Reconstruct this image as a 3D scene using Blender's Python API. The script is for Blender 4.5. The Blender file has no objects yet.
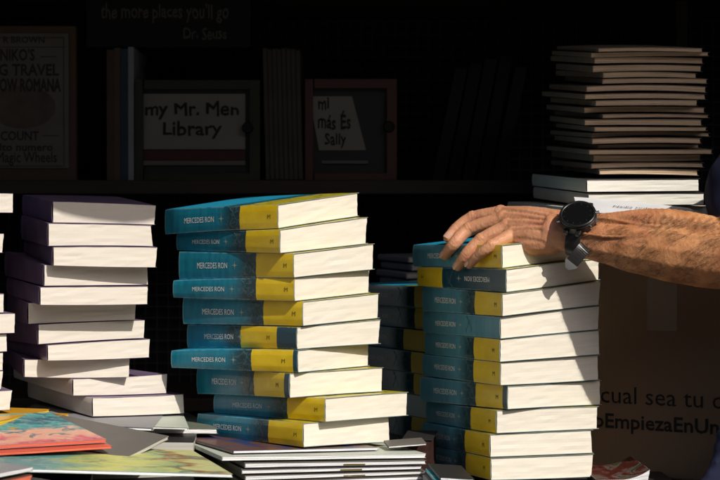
import bpy, bmesh, math, random
from mathutils import Vector, Matrix, noise
R_ = random.Random(7)
sc = bpy.context.scene
COL = sc.collection
# ------------------------------------------------------------------ camera
F = 1400.0; PITCH = math.atan(15/F)
cd = bpy.data.cameras.new('camera'); cam = bpy.data.objects.new('camera', cd); COL.objects.link(cam)
cd.lens = 70.0; cd.sensor_width = 36.0; cd.clip_start = .05; cd.clip_end = 500
cam.location = (0, 0, 0); cam.rotation_euler = (math.pi/2-PITCH, 0, 0)
cd.dof.use_dof = True; cd.dof.focus_distance = 1.97; cd.dof.aperture_fstop = 9.0
sc.camera = cam
# ------------------------------------------------------------------ sky and sun
SA = math.radians(36.5); SE = math.radians(40)
SUN = Vector((math.sin(SA)*math.cos(SE), -math.cos(SA)*math.cos(SE), math.sin(SE)))
w = bpy.data.worlds.new('World'); sc.world = w; w.use_nodes = True
nt = w.node_tree; bg = nt.nodes['Background']
sky = nt.nodes.new('ShaderNodeTexSky'); sky.sky_type = 'NISHITA'; sky.sun_disc = False
sky.sun_elevation = SE; sky.sun_rotation = math.atan2(SUN.x, SUN.y)
nt.links.new(sky.outputs[0], bg.inputs[0]); bg.inputs[1].default_value = .085
sky.dust_density = 3.0; sky.air_density = .8; sky.ozone_density = .6
sl = bpy.data.lights.new('sun', 'SUN'); sl.energy = 3.75; sl.angle = math.radians(.5); sl.color = (1, .93, .82)
so = bpy.data.objects.new('sun', sl); COL.objects.link(so); so.rotation_euler = SUN.to_track_quat('Z', 'Y').to_euler()
sc.view_settings.view_transform = 'Standard'; sc.view_settings.look = 'None'
sc.view_settings.exposure = 0; sc.view_settings.gamma = 1; sc.view_settings.use_curve_mapping = False
sc.render.resolution_x = 1024; sc.render.resolution_y = 683

def at(px, py, Y):      # point seen at pixel px,py of the 720x480 photograph, at distance Y
    cy, cz = 1.0, (240-py)/F
    # camera frame -> world (pitched down)
    d = Vector(((px-360)/F, math.cos(PITCH)+cz*math.sin(PITCH), -math.sin(PITCH)+cz*math.cos(PITCH)))
    return d*(Y/d.y)
# ------------------------------------------------------------------ materials
def mat(name, base=(.5, .5, .5), rough=.6, spec=.5, metal=0):
    m = bpy.data.materials.new(name); m.use_nodes = True
    b = m.node_tree.nodes['Principled BSDF']
    b.inputs['Base Color'].default_value = (*base, 1); b.inputs['Roughness'].default_value = rough
    b.inputs['Specular IOR Level'].default_value = spec; b.inputs['Metallic'].default_value = metal
    return m, m.node_tree, b
def nd(t, typ, **kw):
    n = t.nodes.new(typ)
    for k, v in kw.items(): setattr(n, k, v)
    return n
def mth(t, op, a, b=None, c=None):
    n = t.nodes.new('ShaderNodeMath'); n.operation = op
    for i, v in enumerate((a, b, c)):
        if v is None: continue
        if isinstance(v, (int, float)): n.inputs[i].default_value = v
        else: t.links.new(v, n.inputs[i])
    return n.outputs[0]
def mixc(t, f, a, b):
    n = t.nodes.new('ShaderNodeMix'); n.data_type = 'RGBA'
    for i, v in ((0, f), (6, a), (7, b)):
        if isinstance(v, (int, float)): n.inputs[i].default_value = v
        elif isinstance(v, tuple): n.inputs[i].default_value = (*v, 1)
        else: t.links.new(v, n.inputs[i])
    return n.outputs[2]
def ramp(t, f, stops):
    n = t.nodes.new('ShaderNodeValToRGB'); t.links.new(f, n.inputs[0])
    e = n.color_ramp.elements
    while len(e) < len(stops): e.new(.5)
    for x, (p, c) in zip(e, stops): x.position = p; x.color = (*c, 1)
    return n.outputs[0]
def tex(t, scale=10, detail=4, vec=None, mapscale=None, coord='Object', dist=0, rough=.5):
    n = t.nodes.new('ShaderNodeTexNoise'); n.inputs['Scale'].default_value = scale
    n.inputs['Detail'].default_value = detail; n.inputs['Distortion'].default_value = dist; n.inputs['Roughness'].default_value = rough
    if vec is None:
        tc = t.nodes.new('ShaderNodeTexCoord'); vec = tc.outputs[coord]
    if mapscale:
        mp = t.nodes.new('ShaderNodeMapping'); mp.inputs['Scale'].default_value = mapscale
        oi = t.nodes.new('ShaderNodeObjectInfo'); add = t.nodes.new('ShaderNodeVectorMath'); add.operation = 'ADD'
        t.links.new(vec, add.inputs[0])
        sc_ = mth(t, 'MULTIPLY', oi.outputs['Random'], 7.0); cb = t.nodes.new('ShaderNodeCombineXYZ')
        for i in range(3): t.links.new(sc_, cb.inputs[i])
        t.links.new(cb.outputs[0], add.inputs[1])
        t.links.new(add.outputs[0], mp.inputs[0]); vec = mp.outputs[0]
    t.links.new(vec, n.inputs['Vector']); return n.outputs[0]
def bump(t, b, h, strength=.3, dist=.001):
    n = t.nodes.new('ShaderNodeBump'); n.inputs['Strength'].default_value = strength; n.inputs['Distance'].default_value = dist
    t.links.new(h, n.inputs['Height']); t.links.new(n.outputs[0], b.inputs['Normal'])
def uv(t):
    tc = t.nodes.new('ShaderNodeTexCoord'); s = t.nodes.new('ShaderNodeSeparateXYZ'); t.links.new(tc.outputs['UV'], s.inputs[0])
    return tc.outputs['UV'], s.outputs[0], s.outputs[1]
def attr(t, name):
    n = t.nodes.new('ShaderNodeAttribute'); n.attribute_type = 'OBJECT'; n.attribute_name = name; return n.outputs['Fac']

def simple(name, base, var=None, scale=30, rough=.6, spec=.4, bmp=.15, bscale=200, bd=.0005, mapscale=None, metal=0):
    m, t, b = mat(name, base, rough, spec, metal)
    var = var or tuple(c*.75 for c in base)
    t.links.new(mixc(t, tex(t, scale, 6, mapscale=mapscale), var, base), b.inputs['Base Color'])
    if bmp: bump(t, b, tex(t, bscale, 3, mapscale=mapscale), bmp, bd)
    return m

def page_mat(name, c1=(.86, .82, .73), c2=(.62, .56, .45), lines=60, amount=1.0):
    m, t, b = mat(name, c1, .85, .15)
    v, u_, v_ = uv(t)
    a = tex(t, 1, 3, vec=v, mapscale=(.5, lines, 1), rough=.75)
    big = tex(t, 1, 2, vec=v, mapscale=(1.2, 3.5, 1))
    fa = mth(t, 'MULTIPLY', ramp_f(t, a, .47, .78), amount)
    col = mixc(t, fa, c1, c2)
    col = mixc(t, mth(t, 'MULTIPLY', ramp_f(t, big, .5, .85), .3), col, (c1[0]*.86, c1[1]*.80, c1[2]*.66))
    # small fox marks and grubby edges
    sp = tex(t, 1, 2, vec=v, mapscale=(30, 7, 1))
    col = mixc(t, mth(t, 'MULTIPLY', ramp_f(t, sp, .72, .8), .25), col, (.35, .27, .18))
    t.links.new(col, b.inputs['Base Color'])
    bump(t, b, a, .25*amount, .0004)
    return m
def ramp_f(t, f, lo, hi):
    n = t.nodes.new('ShaderNodeMapRange'); t.links.new(f, n.inputs[0]); n.inputs[1].default_value = lo; n.inputs[2].default_value = hi
    return n.outputs[0]

M = {}
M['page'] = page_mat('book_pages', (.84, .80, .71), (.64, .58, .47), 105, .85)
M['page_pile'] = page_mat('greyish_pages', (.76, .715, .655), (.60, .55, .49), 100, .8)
M['page_cool'] = page_mat('fresh_pages', (.84, .83, .78), (.60, .57, .50), 45)
M['page_white'] = page_mat('white_pages', (.82, .83, .87), (.52, .53, .58), 14)
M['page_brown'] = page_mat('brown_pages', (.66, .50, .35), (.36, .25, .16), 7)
M['page_yellow'] = page_mat('yellow_edges', (.78, .50, .05), (.50, .28, .03), 6)
M['page_coral'] = page_mat('coral_edges', (.72, .17, .10), (.45, .12, .08), 6)
M['page_maroon'] = page_mat('maroon_edges', (.05, .022, .018), (.03, .014, .012), 6)
M['page_grey'] = page_mat('grey_pages', (.55, .54, .50), (.30, .29, .27), 10)

def spine_mat():
    m, t, b = mat('teal_spine', (.02, .2, .25), .34, .5)
    v, u_, v_ = uv(t)
    b0 = attr(t, 'band_start'); b1 = attr(t, 'band_end'); fill_tint = attr(t, 'fill_tint')
    # streaks across the spine that fade towards the foot
    st = tex(t, 1, 2, vec=v, mapscale=(38, .6, 1))
    teal = mixc(t, ramp_f(t, st, .3, .8), (.005, .17, .27), (.012, .26, .38))
    teal = mixc(t, fill_tint, teal, (.50, .58, .62))  # paler spine colour stands in for skylight on the shaded piles
    # ghosted cover art next to the yellow band
    art = tex(t, 1, 5, vec=v, mapscale=(22, 5, 1), dist=1.5)
    dark = mixc(t, ramp_f(t, art, .52, .66), (.010, .045, .065), (.07, .12, .13))
    lo = mth(t, 'SUBTRACT', b0, .20)
    n = t.nodes.new('ShaderNodeMapRange'); t.links.new(u_, n.inputs[0]); t.links.new(lo, n.inputs[1]); t.links.new(mth(t, 'SUBTRACT', b0, .08), n.inputs[2])
    col = mixc(t, n.outputs[0], teal, dark)
    wob = mth(t, 'MULTIPLY', mth(t, 'SUBTRACT', tex(t, 1, 2, vec=v, mapscale=(1, 3, 1)), .5), .012)
    uu = mth(t, 'ADD', u_, wob)
    y0 = mth(t, 'GREATER_THAN', uu, b0); y1 = mth(t, 'LESS_THAN', u_, b1)
    yel = mixc(t, ramp_f(t, tex(t, 1, 3, vec=v, mapscale=(9, 2, 1)), .35, .75), (.80, .54, .006), (.90, .66, .02))
    yel = mixc(t, fill_tint, yel, (.50, .38, .10))  # yellow dulled in the colour, as shade on those piles
    col = mixc(t, mth(t, 'MULTIPLY', y0, y1), col, yel)
    endz = mth(t, 'MULTIPLY', y0, mth(t, 'GREATER_THAN', u_, b1))
    col = mixc(t, endz, col, (.008, .06, .10))
    # rubbed edges
    e = mth(t, 'ABSOLUTE', mth(t, 'SUBTRACT', v_, .5))
    rub = mth(t, 'MULTIPLY', ramp_f(t, e, .44, .495), ramp_f(t, tex(t, 1, 4, vec=v, mapscale=(30, 4, 1)), .35, .6))
    col = mixc(t, mth(t, 'MULTIPLY', rub, .55), col, (.35, .52, .55))
    eu = mth(t, 'ABSOLUTE', mth(t, 'SUBTRACT', u_, .5))
    col = mixc(t, mth(t, 'MULTIPLY', ramp_f(t, eu, .492, .499), .6), col, (.35, .5, .52))
    # reading wear: fine pale scuffs
    sf = ramp_f(t, tex(t, 1, 6, vec=v, mapscale=(60, 14, 1), rough=.75), .62, .75)
    col = mixc(t, mth(t, 'MULTIPLY', sf, .22), col, (.4, .46, .46))
    t.links.new(col, b.inputs['Base Color'])
    t.links.new(mth(t, 'MULTIPLY_ADD', st, .25, .24), b.inputs['Roughness'])
    bump(t, b, tex(t, 1, 3, vec=v, mapscale=(26, 3, 1)), .35, .0008)
    return m
M['teal_spine'] = spine_mat()
def cover_mat():
    m, t, b = mat('blue_and_yellow_cover', (.02, .3, .45), .32, .5)
    v, u_, v_ = uv(t)
    a = tex(t, 1, 4, vec=v, mapscale=(2.5, 4, 1), dist=1)
    s = mth(t, 'ADD', v_, mth(t, 'MULTIPLY', mth(t, 'SUBTRACT', a, .5), .10))
    col = ramp(t, s, [(0, (.015, .34, .58)), (.5, (.02, .38, .62)), (.6, (.01, .05, .09)), (.66, (.03, .20, .22)), (.69, (.55, .45, .02)), (1, (.50, .42, .015))])
    sp = ramp_f(t, tex(t, 1, 3, vec=v, mapscale=(20, 26, 1)), .62, .66)
    col = mixc(t, mth(t, 'MULTIPLY', sp, .35), col, (.05, .5, .62))
    sp2 = mth(t, 'MULTIPLY', ramp_f(t, tex(t, 1, 5, vec=v, mapscale=(9, 14, 1), dist=1), .54, .60), ramp_f(t, v_, .35, .6))
    col = mixc(t, mth(t, 'MULTIPLY', sp2, .6), col, (.02, .05, .06))
    t.links.new(col, b.inputs['Base Color']); bump(t, b, a, .1, .001)
    return m
M['blue_cover'] = cover_mat()
def purple_mat():
    m, t, b = mat('purple_cover', (.035, .015, .06), .42, .5)
    a = tex(t, 25, 5)
    col = mixc(t, ramp_f(t, a, .4, .7), (.14, .095, .18), (.21, .155, .26))
    col = mixc(t, mth(t, 'MULTIPLY', ramp_f(t, tex(t, 300, 3), .6, .7), .3), col, (.2, .15, .25))
    t.links.new(col, b.inputs['Base Color']); bump(t, b, a, .2, .001)
    return m
M['purple'] = purple_mat()
M['grey_cover'] = simple('grey_card_cover', (.15, .14, .13), rough=.5)
M['dark_cover'] = simple('charcoal_cover', (.03, .028, .028), rough=.45)
M['slate_cover'] = simple('slate_cover', (.30, .30, .32), rough=.5)
M['brown_cover'] = simple('brown_card_cover', (.11, .07, .045), rough=.7)
M['red_cover'] = simple('dark_red_cover', (.10, .025, .02), (.04, .015, .02), 40, rough=.4)
M['yellow_cover'] = simple('yellow_cover', (.72, .40, .02), (.50, .22, .02), 20, rough=.4)
M['coral_cover'] = simple('coral_cover', (.70, .14, .08), (.5, .08, .06), 20, rough=.4)
M['white_cover'] = simple('white_card_cover', (.62, .64, .58), (.42, .50, .42), 25, rough=.45)
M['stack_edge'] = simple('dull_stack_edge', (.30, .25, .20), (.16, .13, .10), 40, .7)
M['cream_board'] = simple('cream_board', (.72, .69, .60), (.58, .55, .46), 25, .7)
M['olive_cover'] = simple('olive_grey_cover', (.20, .22, .16), (.10, .12, .09), 30, rough=.45)
M['black'] = simple('black_ink', (.006, .006, .006), rough=.7, bmp=0)
def ink(name, c, rough=.5): return mat(name, c, rough, .3)[0]
M['ink_white'] = ink('white_ink', (.85, .87, .86)); M['ink_gold'] = ink('gold_ink', (.34, .42, .32))
M['ink_olive'] = ink('olive_ink', (.13, .10, .01)); M['ink_dark'] = ink('dark_ink', (.018, .015, .013))
M['ink_faint'] = ink('faint_grey_ink', (.10, .095, .09)); M['ink_yellow'] = ink('dull_yellow_ink', (.42, .38, .16))
M['ink_ghost'] = ink('pale_teal_ink', (.06, .15, .18))
def art_mat(name, stops, scale=9, rough=.3, dist=2.0, extra=None, axis=None):
    m, t, b = mat(name, (.5, .5, .5), rough, .5)
    v, u_, v_ = uv(t)
    a = tex(t, scale, 5, vec=v, dist=dist)
    if axis is not None:
        s = (u_, v_)[axis]; a = mth(t, 'ADD', mth(t, 'MULTIPLY', s, .75), mth(t, 'MULTIPLY', mth(t, 'SUBTRACT', a, .37), .6))
    col = ramp(t, a, stops)
    if extra:
        v2 = tex(t, scale*2.2, 3, vec=v, dist=1)
        col = mixc(t, mth(t, 'MULTIPLY', ramp_f(t, v2, .60, .63), .75), col, extra)
        v3 = tex(t, scale*7, 4, vec=v, dist=.6); col = mixc(t, mth(t, 'MULTIPLY', ramp_f(t, v3, .5, .7), .35), col, (.75, .70, .5))
    t.links.new(col, b.inputs['Base Color'])
    return m
M['art_pink'] = art_mat('painted_picture_cover', [(.0, (.12, .42, .36)), (.18, (.05, .30, .32)), (.30, (.02, .09, .16)), (.36, (.07, .35, .36)), (.48, (.05, .24, .28)), (.54, (.68, .38, .28)), (.68, (.72, .34, .25)), (.76, (.62, .10, .15)), (1, (.60, .07, .13))], 4, .38, 1.2, (.03, .12, .18), 1)
M['art_green'] = art_mat('green_picture_cover', [(.0, (.05, .20, .25)), (.30, (.10, .33, .33)), (.42, (.38, .48, .12)), (.55, (.62, .62, .15)), (.66, (.35, .47, .22)), (.72, (.30, .10, .05)), (.78, (.60, .60, .25)), (1, (.45, .55, .35))], 3.2, .38, 1.4, (.12, .22, .16), 0)
M['art_brown'] = art_mat('brown_and_blue_cover', [(.25, (.015, .03, .13)), (.42, (.03, .05, .16)), (.48, (.16, .06, .04)), (.6, (.10, .07, .06)), (.72, (.22, .15, .11)), (.85, (.05, .05, .08))], 3, .35, 1.0)
M['art_red'] = art_mat('red_and_green_cover', [(.25, (.015, .008, .008)), (.45, (.10, .02, .015)), (.54, (.14, .12, .11)), (.6, (.03, .055, .02)), (.75, (.09, .07, .03)), (.9, (.015, .02, .018))], 2.5, .3, 1.2)
M['art_cyan'] = art_mat('cyan_cover', [(.3, (.02, .30, .42)), (.55, (.05, .45, .55)), (.7, (.6, .65, .62)), (.9, (.02, .1, .15))], 4, .3)
M['wood'] = simple('dark_shelf_wood', (.045, .034, .025), (.024, .018, .014), 6, .55, .3, .2, 60, .001, mapscale=(1, 12, 12))
M['wall'] = simple('black_back_panel', (.010, .009, .009), rough=.8, bmp=.3, bscale=60)
M['canvas'] = simple('awning_canvas', (.05, .05, .055), rough=.9)
M['cloth'] = simple('dark_table_cloth', (.02, .018, .018), rough=.9, bmp=.5, bscale=900)
M['card'] = None
def card_mat():
    m, t, b = mat('box_cardboard', (.30, .20, .12), .85, .15)
    tc = nd(t, 'ShaderNodeTexCoord')
    a = tex(t, 12, 6, mapscale=(1, 1, .3)); fl = tex(t, 1, 2, mapscale=(260, 260, 3))
    col = mixc(t, a, (.26, .165, .10), (.33, .225, .14)); col = mixc(t, mth(t, 'MULTIPLY', fl, .25), col, (.2, .13, .08))
    t.links.new(col, b.inputs['Base Color']); bump(t, b, mth(t, 'ADD', mth(t, 'MULTIPLY', fl, .1), tex(t, 7, 4, dist=1)), .5, .006)
    return m
M['card'] = card_mat()
M['tape'] = simple('packing_tape', (.36, .27, .18), (.26, .19, .12), 20, .25, .5, .5, 60, .001)

# ------------------------------------------------------------------ mesh helpers
def mesh_obj(name, verts, faces, mats, parent=None, base=Vector((0, 0, 0)), uvs=None, fmat=None, smooth=False):
    me = bpy.data.meshes.new(name); me.from_pydata([tuple(Vector(v)-base) for v in verts], [], faces)
    if not isinstance(mats, (list, tuple)): mats = [mats]
    for m in mats: me.materials.append(m)
    if uvs:
        l = me.uv_layers.new(name='UVMap')
        for p in me.polygons:
            for li, vi in zip(p.loop_indices, p.vertices): pass
        i = 0
        for p, fu in zip(me.polygons, uvs):
            for li, q in zip(p.loop_indices, fu): l.data[li].uv = q
    if fmat:
        for p, k in zip(me.polygons, fmat): p.material_index = k
    if smooth:
        for p in me.polygons: p.use_smooth = True
    me.validate(); me.update()
    o = bpy.data.objects.new(name, me); COL.objects.link(o)
    if parent: o.parent = parent
    else: o.location = base
    return o
def tag(o, label, cat, group=None, kind=None):
    o['label'] = label; o['category'] = cat
    if group: o['group'] = group
    if kind: o['kind'] = kind
    return o
def thing(name, label, cat, loc, group=None):
    o = bpy.data.objects.new(name, None); COL.objects.link(o); o.location = loc; o.empty_display_size = .05
    return tag(o, label, cat, group)
def structure(o): o['kind'] = 'structure'; return o

def bm_obj(name, bm, m, parent=None, base=Vector((0, 0, 0)), smooth=False):
    me = bpy.data.meshes.new(name)
    bmesh.ops.translate(bm, verts=bm.verts, vec=-base); bm.to_mesh(me); bm.free()
    for x in (m if isinstance(m, (list, tuple)) else [m]): me.materials.append(x)
    if smooth:
        for p in me.polygons: p.use_smooth = True
    o = bpy.data.objects.new(name, me); COL.objects.link(o)
    if parent: o.parent = parent
    else: o.location = base
    return o
def add_box(bm, c, size, rot=None, bev=0):
    r = bmesh.ops.create_cube(bm, size=1); vs = r['verts']
    bmesh.ops.scale(bm, vec=size, verts=vs)
    if bev:
        es = list({e for v in vs for e in v.link_edges})
        rb = bmesh.ops.bevel(bm, geom=es, offset=bev, segments=2, affect='EDGES', profile=.5)
        vs = list({v for v in vs if v.is_valid} | set(rb['verts']))
    if rot is not None: bmesh.ops.transform(bm, matrix=rot.to_4x4(), verts=vs)
    bmesh.ops.translate(bm, vec=c, verts=vs)
    return vs
def box(name, x0, x1, y0, y1, z0, z1, m, parent=None, base=Vector((0, 0, 0)), bev=.0015):
    bm = bmesh.new(); add_box(bm, Vector(((x0+x1)/2, (y0+y1)/2, (z0+z1)/2)), (x1-x0, y1-y0, z1-z0), None, bev)
    return bm_obj(name, bm, m, parent, base)

_tc = {}
def text_geo(body, bold=0.0, shear=0.0):
    k = (body, bold, shear)
    if k not in _tc:
        c = bpy.data.curves.new('t', 'FONT'); c.body = body; c.offset = bold; c.resolution_u = 2; c.shear = shear
        c.align_x = 'LEFT'
        o = bpy.data.objects.new('t', c); COL.objects.link(o)
        bpy.context.view_layer.update()
        dg = bpy.context.evaluated_depsgraph_get(); me = bpy.data.meshes.new_from_object(o.evaluated_get(dg))
        vs = [tuple(v.co) for v in me.vertices]; fs = [tuple(p.vertices) for p in me.polygons]
        bpy.data.objects.remove(o); bpy.data.curves.remove(c); bpy.data.meshes.remove(me)
        x0 = min(v[0] for v in vs); x1 = max(v[0] for v in vs)
        _tc[k] = ([((v[0]-x0)/(x1-x0), v[1]) for v in vs], fs)
    return _tc[k]
def text_obj(body, m, fn, parent, base=Vector((0, 0, 0)), name='lettering', bold=0.0, shear=0.0, hand=0.0):
    vs, fs = text_geo(body, 0, shear)      # x normalised to 0..1, y in em (cap height about .73)
    # heavier lettering: copies of the outline shifted a little, each a hair in front of the last
    offs = [(0, 0)] if not bold else [(bold*dx/len(body)*1.6, bold*dy) for dx, dy in ((0, 0), (1, 0), (-1, 0), (0, 1), (0, -1), (.7, .7), (-.7, -.7), (.7, -.7), (-.7, .7))]
    V = []; Fc = []
    for k, (dx, dy) in enumerate(offs):
        o_ = len(V)
        for x, y in vs:
            if hand:
                q = noise.noise_vector(Vector((x*len(body)*.9, y*1.5, len(body)*1.7)))
                x_, y_ = x+q.x*hand/len(body), y+q.y*hand
            else: x_, y_ = x, y
            V.append(Vector(fn(x_+dx, y_+dy))+Vector((0, -.00004*k, 0)))
        Fc += [tuple(o_+i for i in f) for f in fs]
    return mesh_obj(name, V, Fc, m, parent, base)
# ------------------------------------------------------------------ books
class Sheet:      # a tilted and slightly bowed surface between two books of a pile
    def __init__(s, z0, ax, ay, x0, y0, bow=0.0): s.p = (z0, ax, ay, x0, y0, bow)
    def __call__(s, x, y):
        z0, ax, ay, x0, y0, b = s.p
        return z0+ax*(x-x0)+ay*(y-y0)+b*(((x-x0)/.08)**2-.4)
def book(name, label, group, C, yaw, L, W, hb, ht, cover='purple', spine=None, page='page', bulge=.0016, c=.0006, inset=.0025,
         gap=.0004, cat='book', shear=None, curl=0.0, nv=10):
    t = Vector((math.cos(yaw), math.sin(yaw))); s = Vector((-math.sin(yaw), math.cos(yaw)))
    hb_, ht_ = hb, ht
    sq = R_.uniform(0, .0009); sqx = R_.uniform(-.0006, .0006)
    def P(u, v, w_, off=0.0):
        x = C[0]+u*t.x+v*s.x; y = C[1]+u*t.y+v*s.y
        uc = max(u, 0); xc = C[0]+uc*t.x+v*s.x; yc = C[1]+uc*t.y+v*s.y
        zb = hb_(xc, yc)+gap; zt = ht_(xc, yc)-gap-sq-sqx*(v/L)
        zt += curl*(max(0, u/W-.45)**2)
        return Vector((x, y, zb+(zt-zb)*w_+off))
    base = P(W/2, L/2, 0)
    root = thing(name, label, cat, base, group)
    # cover: one folded sheet, outside and inside surfaces
    us = [W*(1-i/8) for i in range(8)]+[.0022]
    prof = [(u, 0, 0) for u in us]
    N = 12
    for i in range(N+1):
        w_ = i/N; q = 4*w_*(1-w_); prof.append((-bulge*min(1, q*1.25)+.0, w_, 0))
    prof += [(u, 1, 0) for u in reversed(us)]
    inner = [(u if k < 9 or k > 9+N else u+c, w_, c if k <= 9 else (-c if k >= 9+N else (c*(1-2*w_)))) for k, (u, w_, _) in enumerate(prof)]
    n = len(prof); verts = []; faces = []; uvs = []; fm = []
    for side, pr in ((0, prof), (1, inner)):
        for j in range(nv+1):
            v = L*j/nv
            for (u, w_, off) in pr: verts.append(P(u, v, w_, off))
    def idx(side, j, i): return side*(nv+1)*n+j*n+i
    for side in (0, 1):
        for j in range(nv):
            for i in range(n-1):
                q = [idx(side, j, i), idx(side, j+1, i), idx(side, j+1, i+1), idx(side, j, i+1)]
                isp = 9 <= i < 9+N
                def UV(jj, ii):
                    u, w_, _ = prof[ii]; vv = jj/nv
                    return (1-vv, w_) if isp else (u/W, 1-vv)
                uq = [UV(j, i), UV(j+1, i), UV(j+1, i+1), UV(j, i+1)]
                if side: q.reverse(); uq.reverse()
                faces.append(q); uvs.append(uq); fm.append(1 if isp and not side else (2 if side else 0))
    rim = []
    for i in range(n-1):
        rim.append([idx(0, 0, i), idx(0, 0, i+1), idx(1, 0, i+1), idx(1, 0, i)])
        rim.append([idx(0, nv, i+1), idx(0, nv, i), idx(1, nv, i), idx(1, nv, i+1)])
    for j in range(nv):
        rim.append([idx(0, j+1, 0), idx(0, j, 0), idx(1, j, 0), idx(1, j+1, 0)])
        rim.append([idx(0, j, n-1), idx(0, j+1, n-1), idx(1, j+1, n-1), idx(1, j, n-1)])
    for q in rim: faces.append(q); uvs.append([(.3, .3)]*4); fm.append(2)
    co = mesh_obj('cover', verts, faces, [M[cover], M[spine or cover], M['rim' if spine == 'teal_spine' else cover]], root, base, uvs, fm)
    # page block
    verts = []; faces = []; uvs = []; nu, nw = 14, 6; sd = R_.uniform(0, 99)
    sh = R_.uniform(-.0022, .0036) if shear is None else shear
    shv = R_.uniform(-.0008, .0008)
    u0, u1 = .0012, W-inset
    def PP(a, vv, b, foot=0):
        u = u0+(u1-u0)*a+sh*(b-.5)*(a**2)+.0006*noise.noise(Vector((vv*30, b*9, sd)))*(a > .5)
        v = inset*.6+(L-inset*1.2)*vv
        if vv < .5 and foot: v += .0007*noise.noise(Vector((a*6, b*5, sd)))+shv*(b-.5)-.0012*(.5-abs(a-.5))*0
        return P(u, v, b, c*1.05*(1-2*b))
    def grid(fn, na, nb, flip=False):
        o = len(verts)
        for i in range(na+1):
            for j in range(nb+1): verts.append(fn(i/na, j/nb))
        for i in range(na):
            for j in range(nb):
                q = [o+i*(nb+1)+j, o+(i+1)*(nb+1)+j, o+(i+1)*(nb+1)+j+1, o+i*(nb+1)+j+1]
                uq = [(i/na, j/nb), ((i+1)/na, j/nb), ((i+1)/na, (j+1)/nb), (i/na, (j+1)/nb)]
                if flip: q.reverse(); uq.reverse()
                faces.append(q); uvs.append(uq)
    grid(lambda a, b: PP(a, 0, b, 1), nu, nw)
    grid(lambda a, b: PP(a, 1, b), nu, nw, True)
    grid(lambda a, b: PP(1, a, b, 1), nv, nw)
    grid(lambda a, b: PP(a, b, 0, 1), nu, nv, True)
    grid(lambda a, b: PP(a, b, 1, 1), nu, nv)
    mesh_obj('page_block', verts, faces, M[page], root, base, uvs)
    root['_'] = 0; del root['_']
    return root, co, P, base
M['rim'] = simple('cut_card_edge', (.34, .42, .42), (.2, .26, .27), 60, .7)
M['rim2'] = M['rim']

def spine_text(B, L, bulge, txt, U0, U1, w0, size, m, flip=False, name='lettering'):
    root, co, P, base = B
    def fn(x, y):
        U = U0+(U1-U0)*x; w_ = w0+y*size
        if flip: U = 1-U; w_ = 1-w_
        w_ = min(max(w_, .02), .98)
        return P(-bulge*min(1, 5*w_*(1-w_))-.00035, L*(1-U), w_)
    o = text_obj(txt, m, fn, root, base, name); return o
def spine_star(B, L, bulge, Uc, flip=False, m='ink_gold'):
    root, co, P, base = B
    vs = []; fs = []
    k = 16
    def p(dx, dy):
        U = Uc+dx/L; w_ = .5+dy/.033
        if flip: U = 1-U; w_ = 1-w_
        return P(-bulge*min(1, 5*w_*(1-w_))-.00035, L*(1-U), w_)
    vs.append(p(0, 0))
    for i in range(k):
        a = 2*math.pi*i/k; r = (.0070 if i % 4 == 0 else (.0014 if i % 2 else .0030))
        vs.append(p(r*math.cos(a), r*math.sin(a)))
    fs = [(0, 1+i, 1+(i+1) % k) for i in range(k)]
    mesh_obj('emblem', vs, fs, M[m], root, base)
def spine_swirl(B, L, bulge, Uc, flip=False, m='ink_ghost', s=1.0):
    root, co, P, base = B
    vs = []; fs = []
    def strip(pts, wd):
        o = len(vs)
        for i, (x, y) in enumerate(pts):
            a = pts[min(i+1, len(pts)-1)]; b = pts[max(i-1, 0)]
            dx, dy = a[0]-b[0], a[1]-b[1]; l = math.hypot(dx, dy) or 1
            for sg in (-1, 1):
                X = x-dy/l*wd*sg; Y = y+dx/l*wd*sg
                U = Uc+X/L; w_ = .5+Y/.033
                if flip: U = 1-U; w_ = 1-w_
                w_ = min(max(w_, .03), .97)
                vs.append(P(-bulge*min(1, 5*w_*(1-w_))-.0003, L*(1-U), w_))
        for i in range(len(pts)-1): fs.append((o+2*i, o+2*i+2, o+2*i+3, o+2*i+1))
    strip([(.006*s*math.cos(a*.5), .002+.009*s*math.sin(a*.35)+.001*a) for a in range(0, 12)], .0006)
    strip([(-.004+.001*a, -.011+.0022*a+.002*math.sin(a)) for a in range(0, 9)], .0006)
    strip([(.009+.003*math.sin(a*.7), -.010+.0022*a) for a in range(0, 10)], .0005)
    mesh_obj('ghost_ornament', vs, fs, M[m], root, base)

ORD = ['topmost', 'second', 'third', 'fourth', 'fifth', 'sixth', 'seventh', 'eighth', 'ninth', 'tenth', 'eleventh', 'twelfth', 'thirteenth', 'fourteenth', 'fifteenth', 'sixteenth', 'seventeenth', 'eighteenth', 'nineteenth', 'twentieth']
def ord_from_top(i): return 'topmost' if i == 0 else ORD[i]+' from the top'

FIT_C=dict(D=1.94,x0=-0.03,L=0.2423,W=0.1675,
 planes=[[0.0436, 0.0804, 0.079], [0.0081, 0.0775, 0.0687], [-0.0304, 0.057, 0.0459], [-0.0679, 0.0349, 0.0272], [-0.1023, 0.0323, 0.0158], [-0.1394, 0.0287, -0.0053], [-0.1748, 0.0082, -0.0282], [-0.2081, 0.0125, -0.0401], [-0.2439, 0.0129, -0.0491], [-0.2788, -0.002, -0.0571], [-0.3141, -0.0318, -0.0551]],
 books=[[-0.1136, 1.9504, 0.8365], [-0.1102, 1.9387, 0.7846], [-0.091, 1.934, 0.8341], [-0.0901, 1.9382, 0.8697], [-0.0785, 1.9383, 0.8634], [-0.0867, 1.9373, 0.8033], [-0.0853, 1.9362, 0.8727], [-0.0969, 1.9374, 0.6675], [-0.0474, 1.9314, 0.8053], [-0.0771, 1.9225, 0.7345]])
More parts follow.
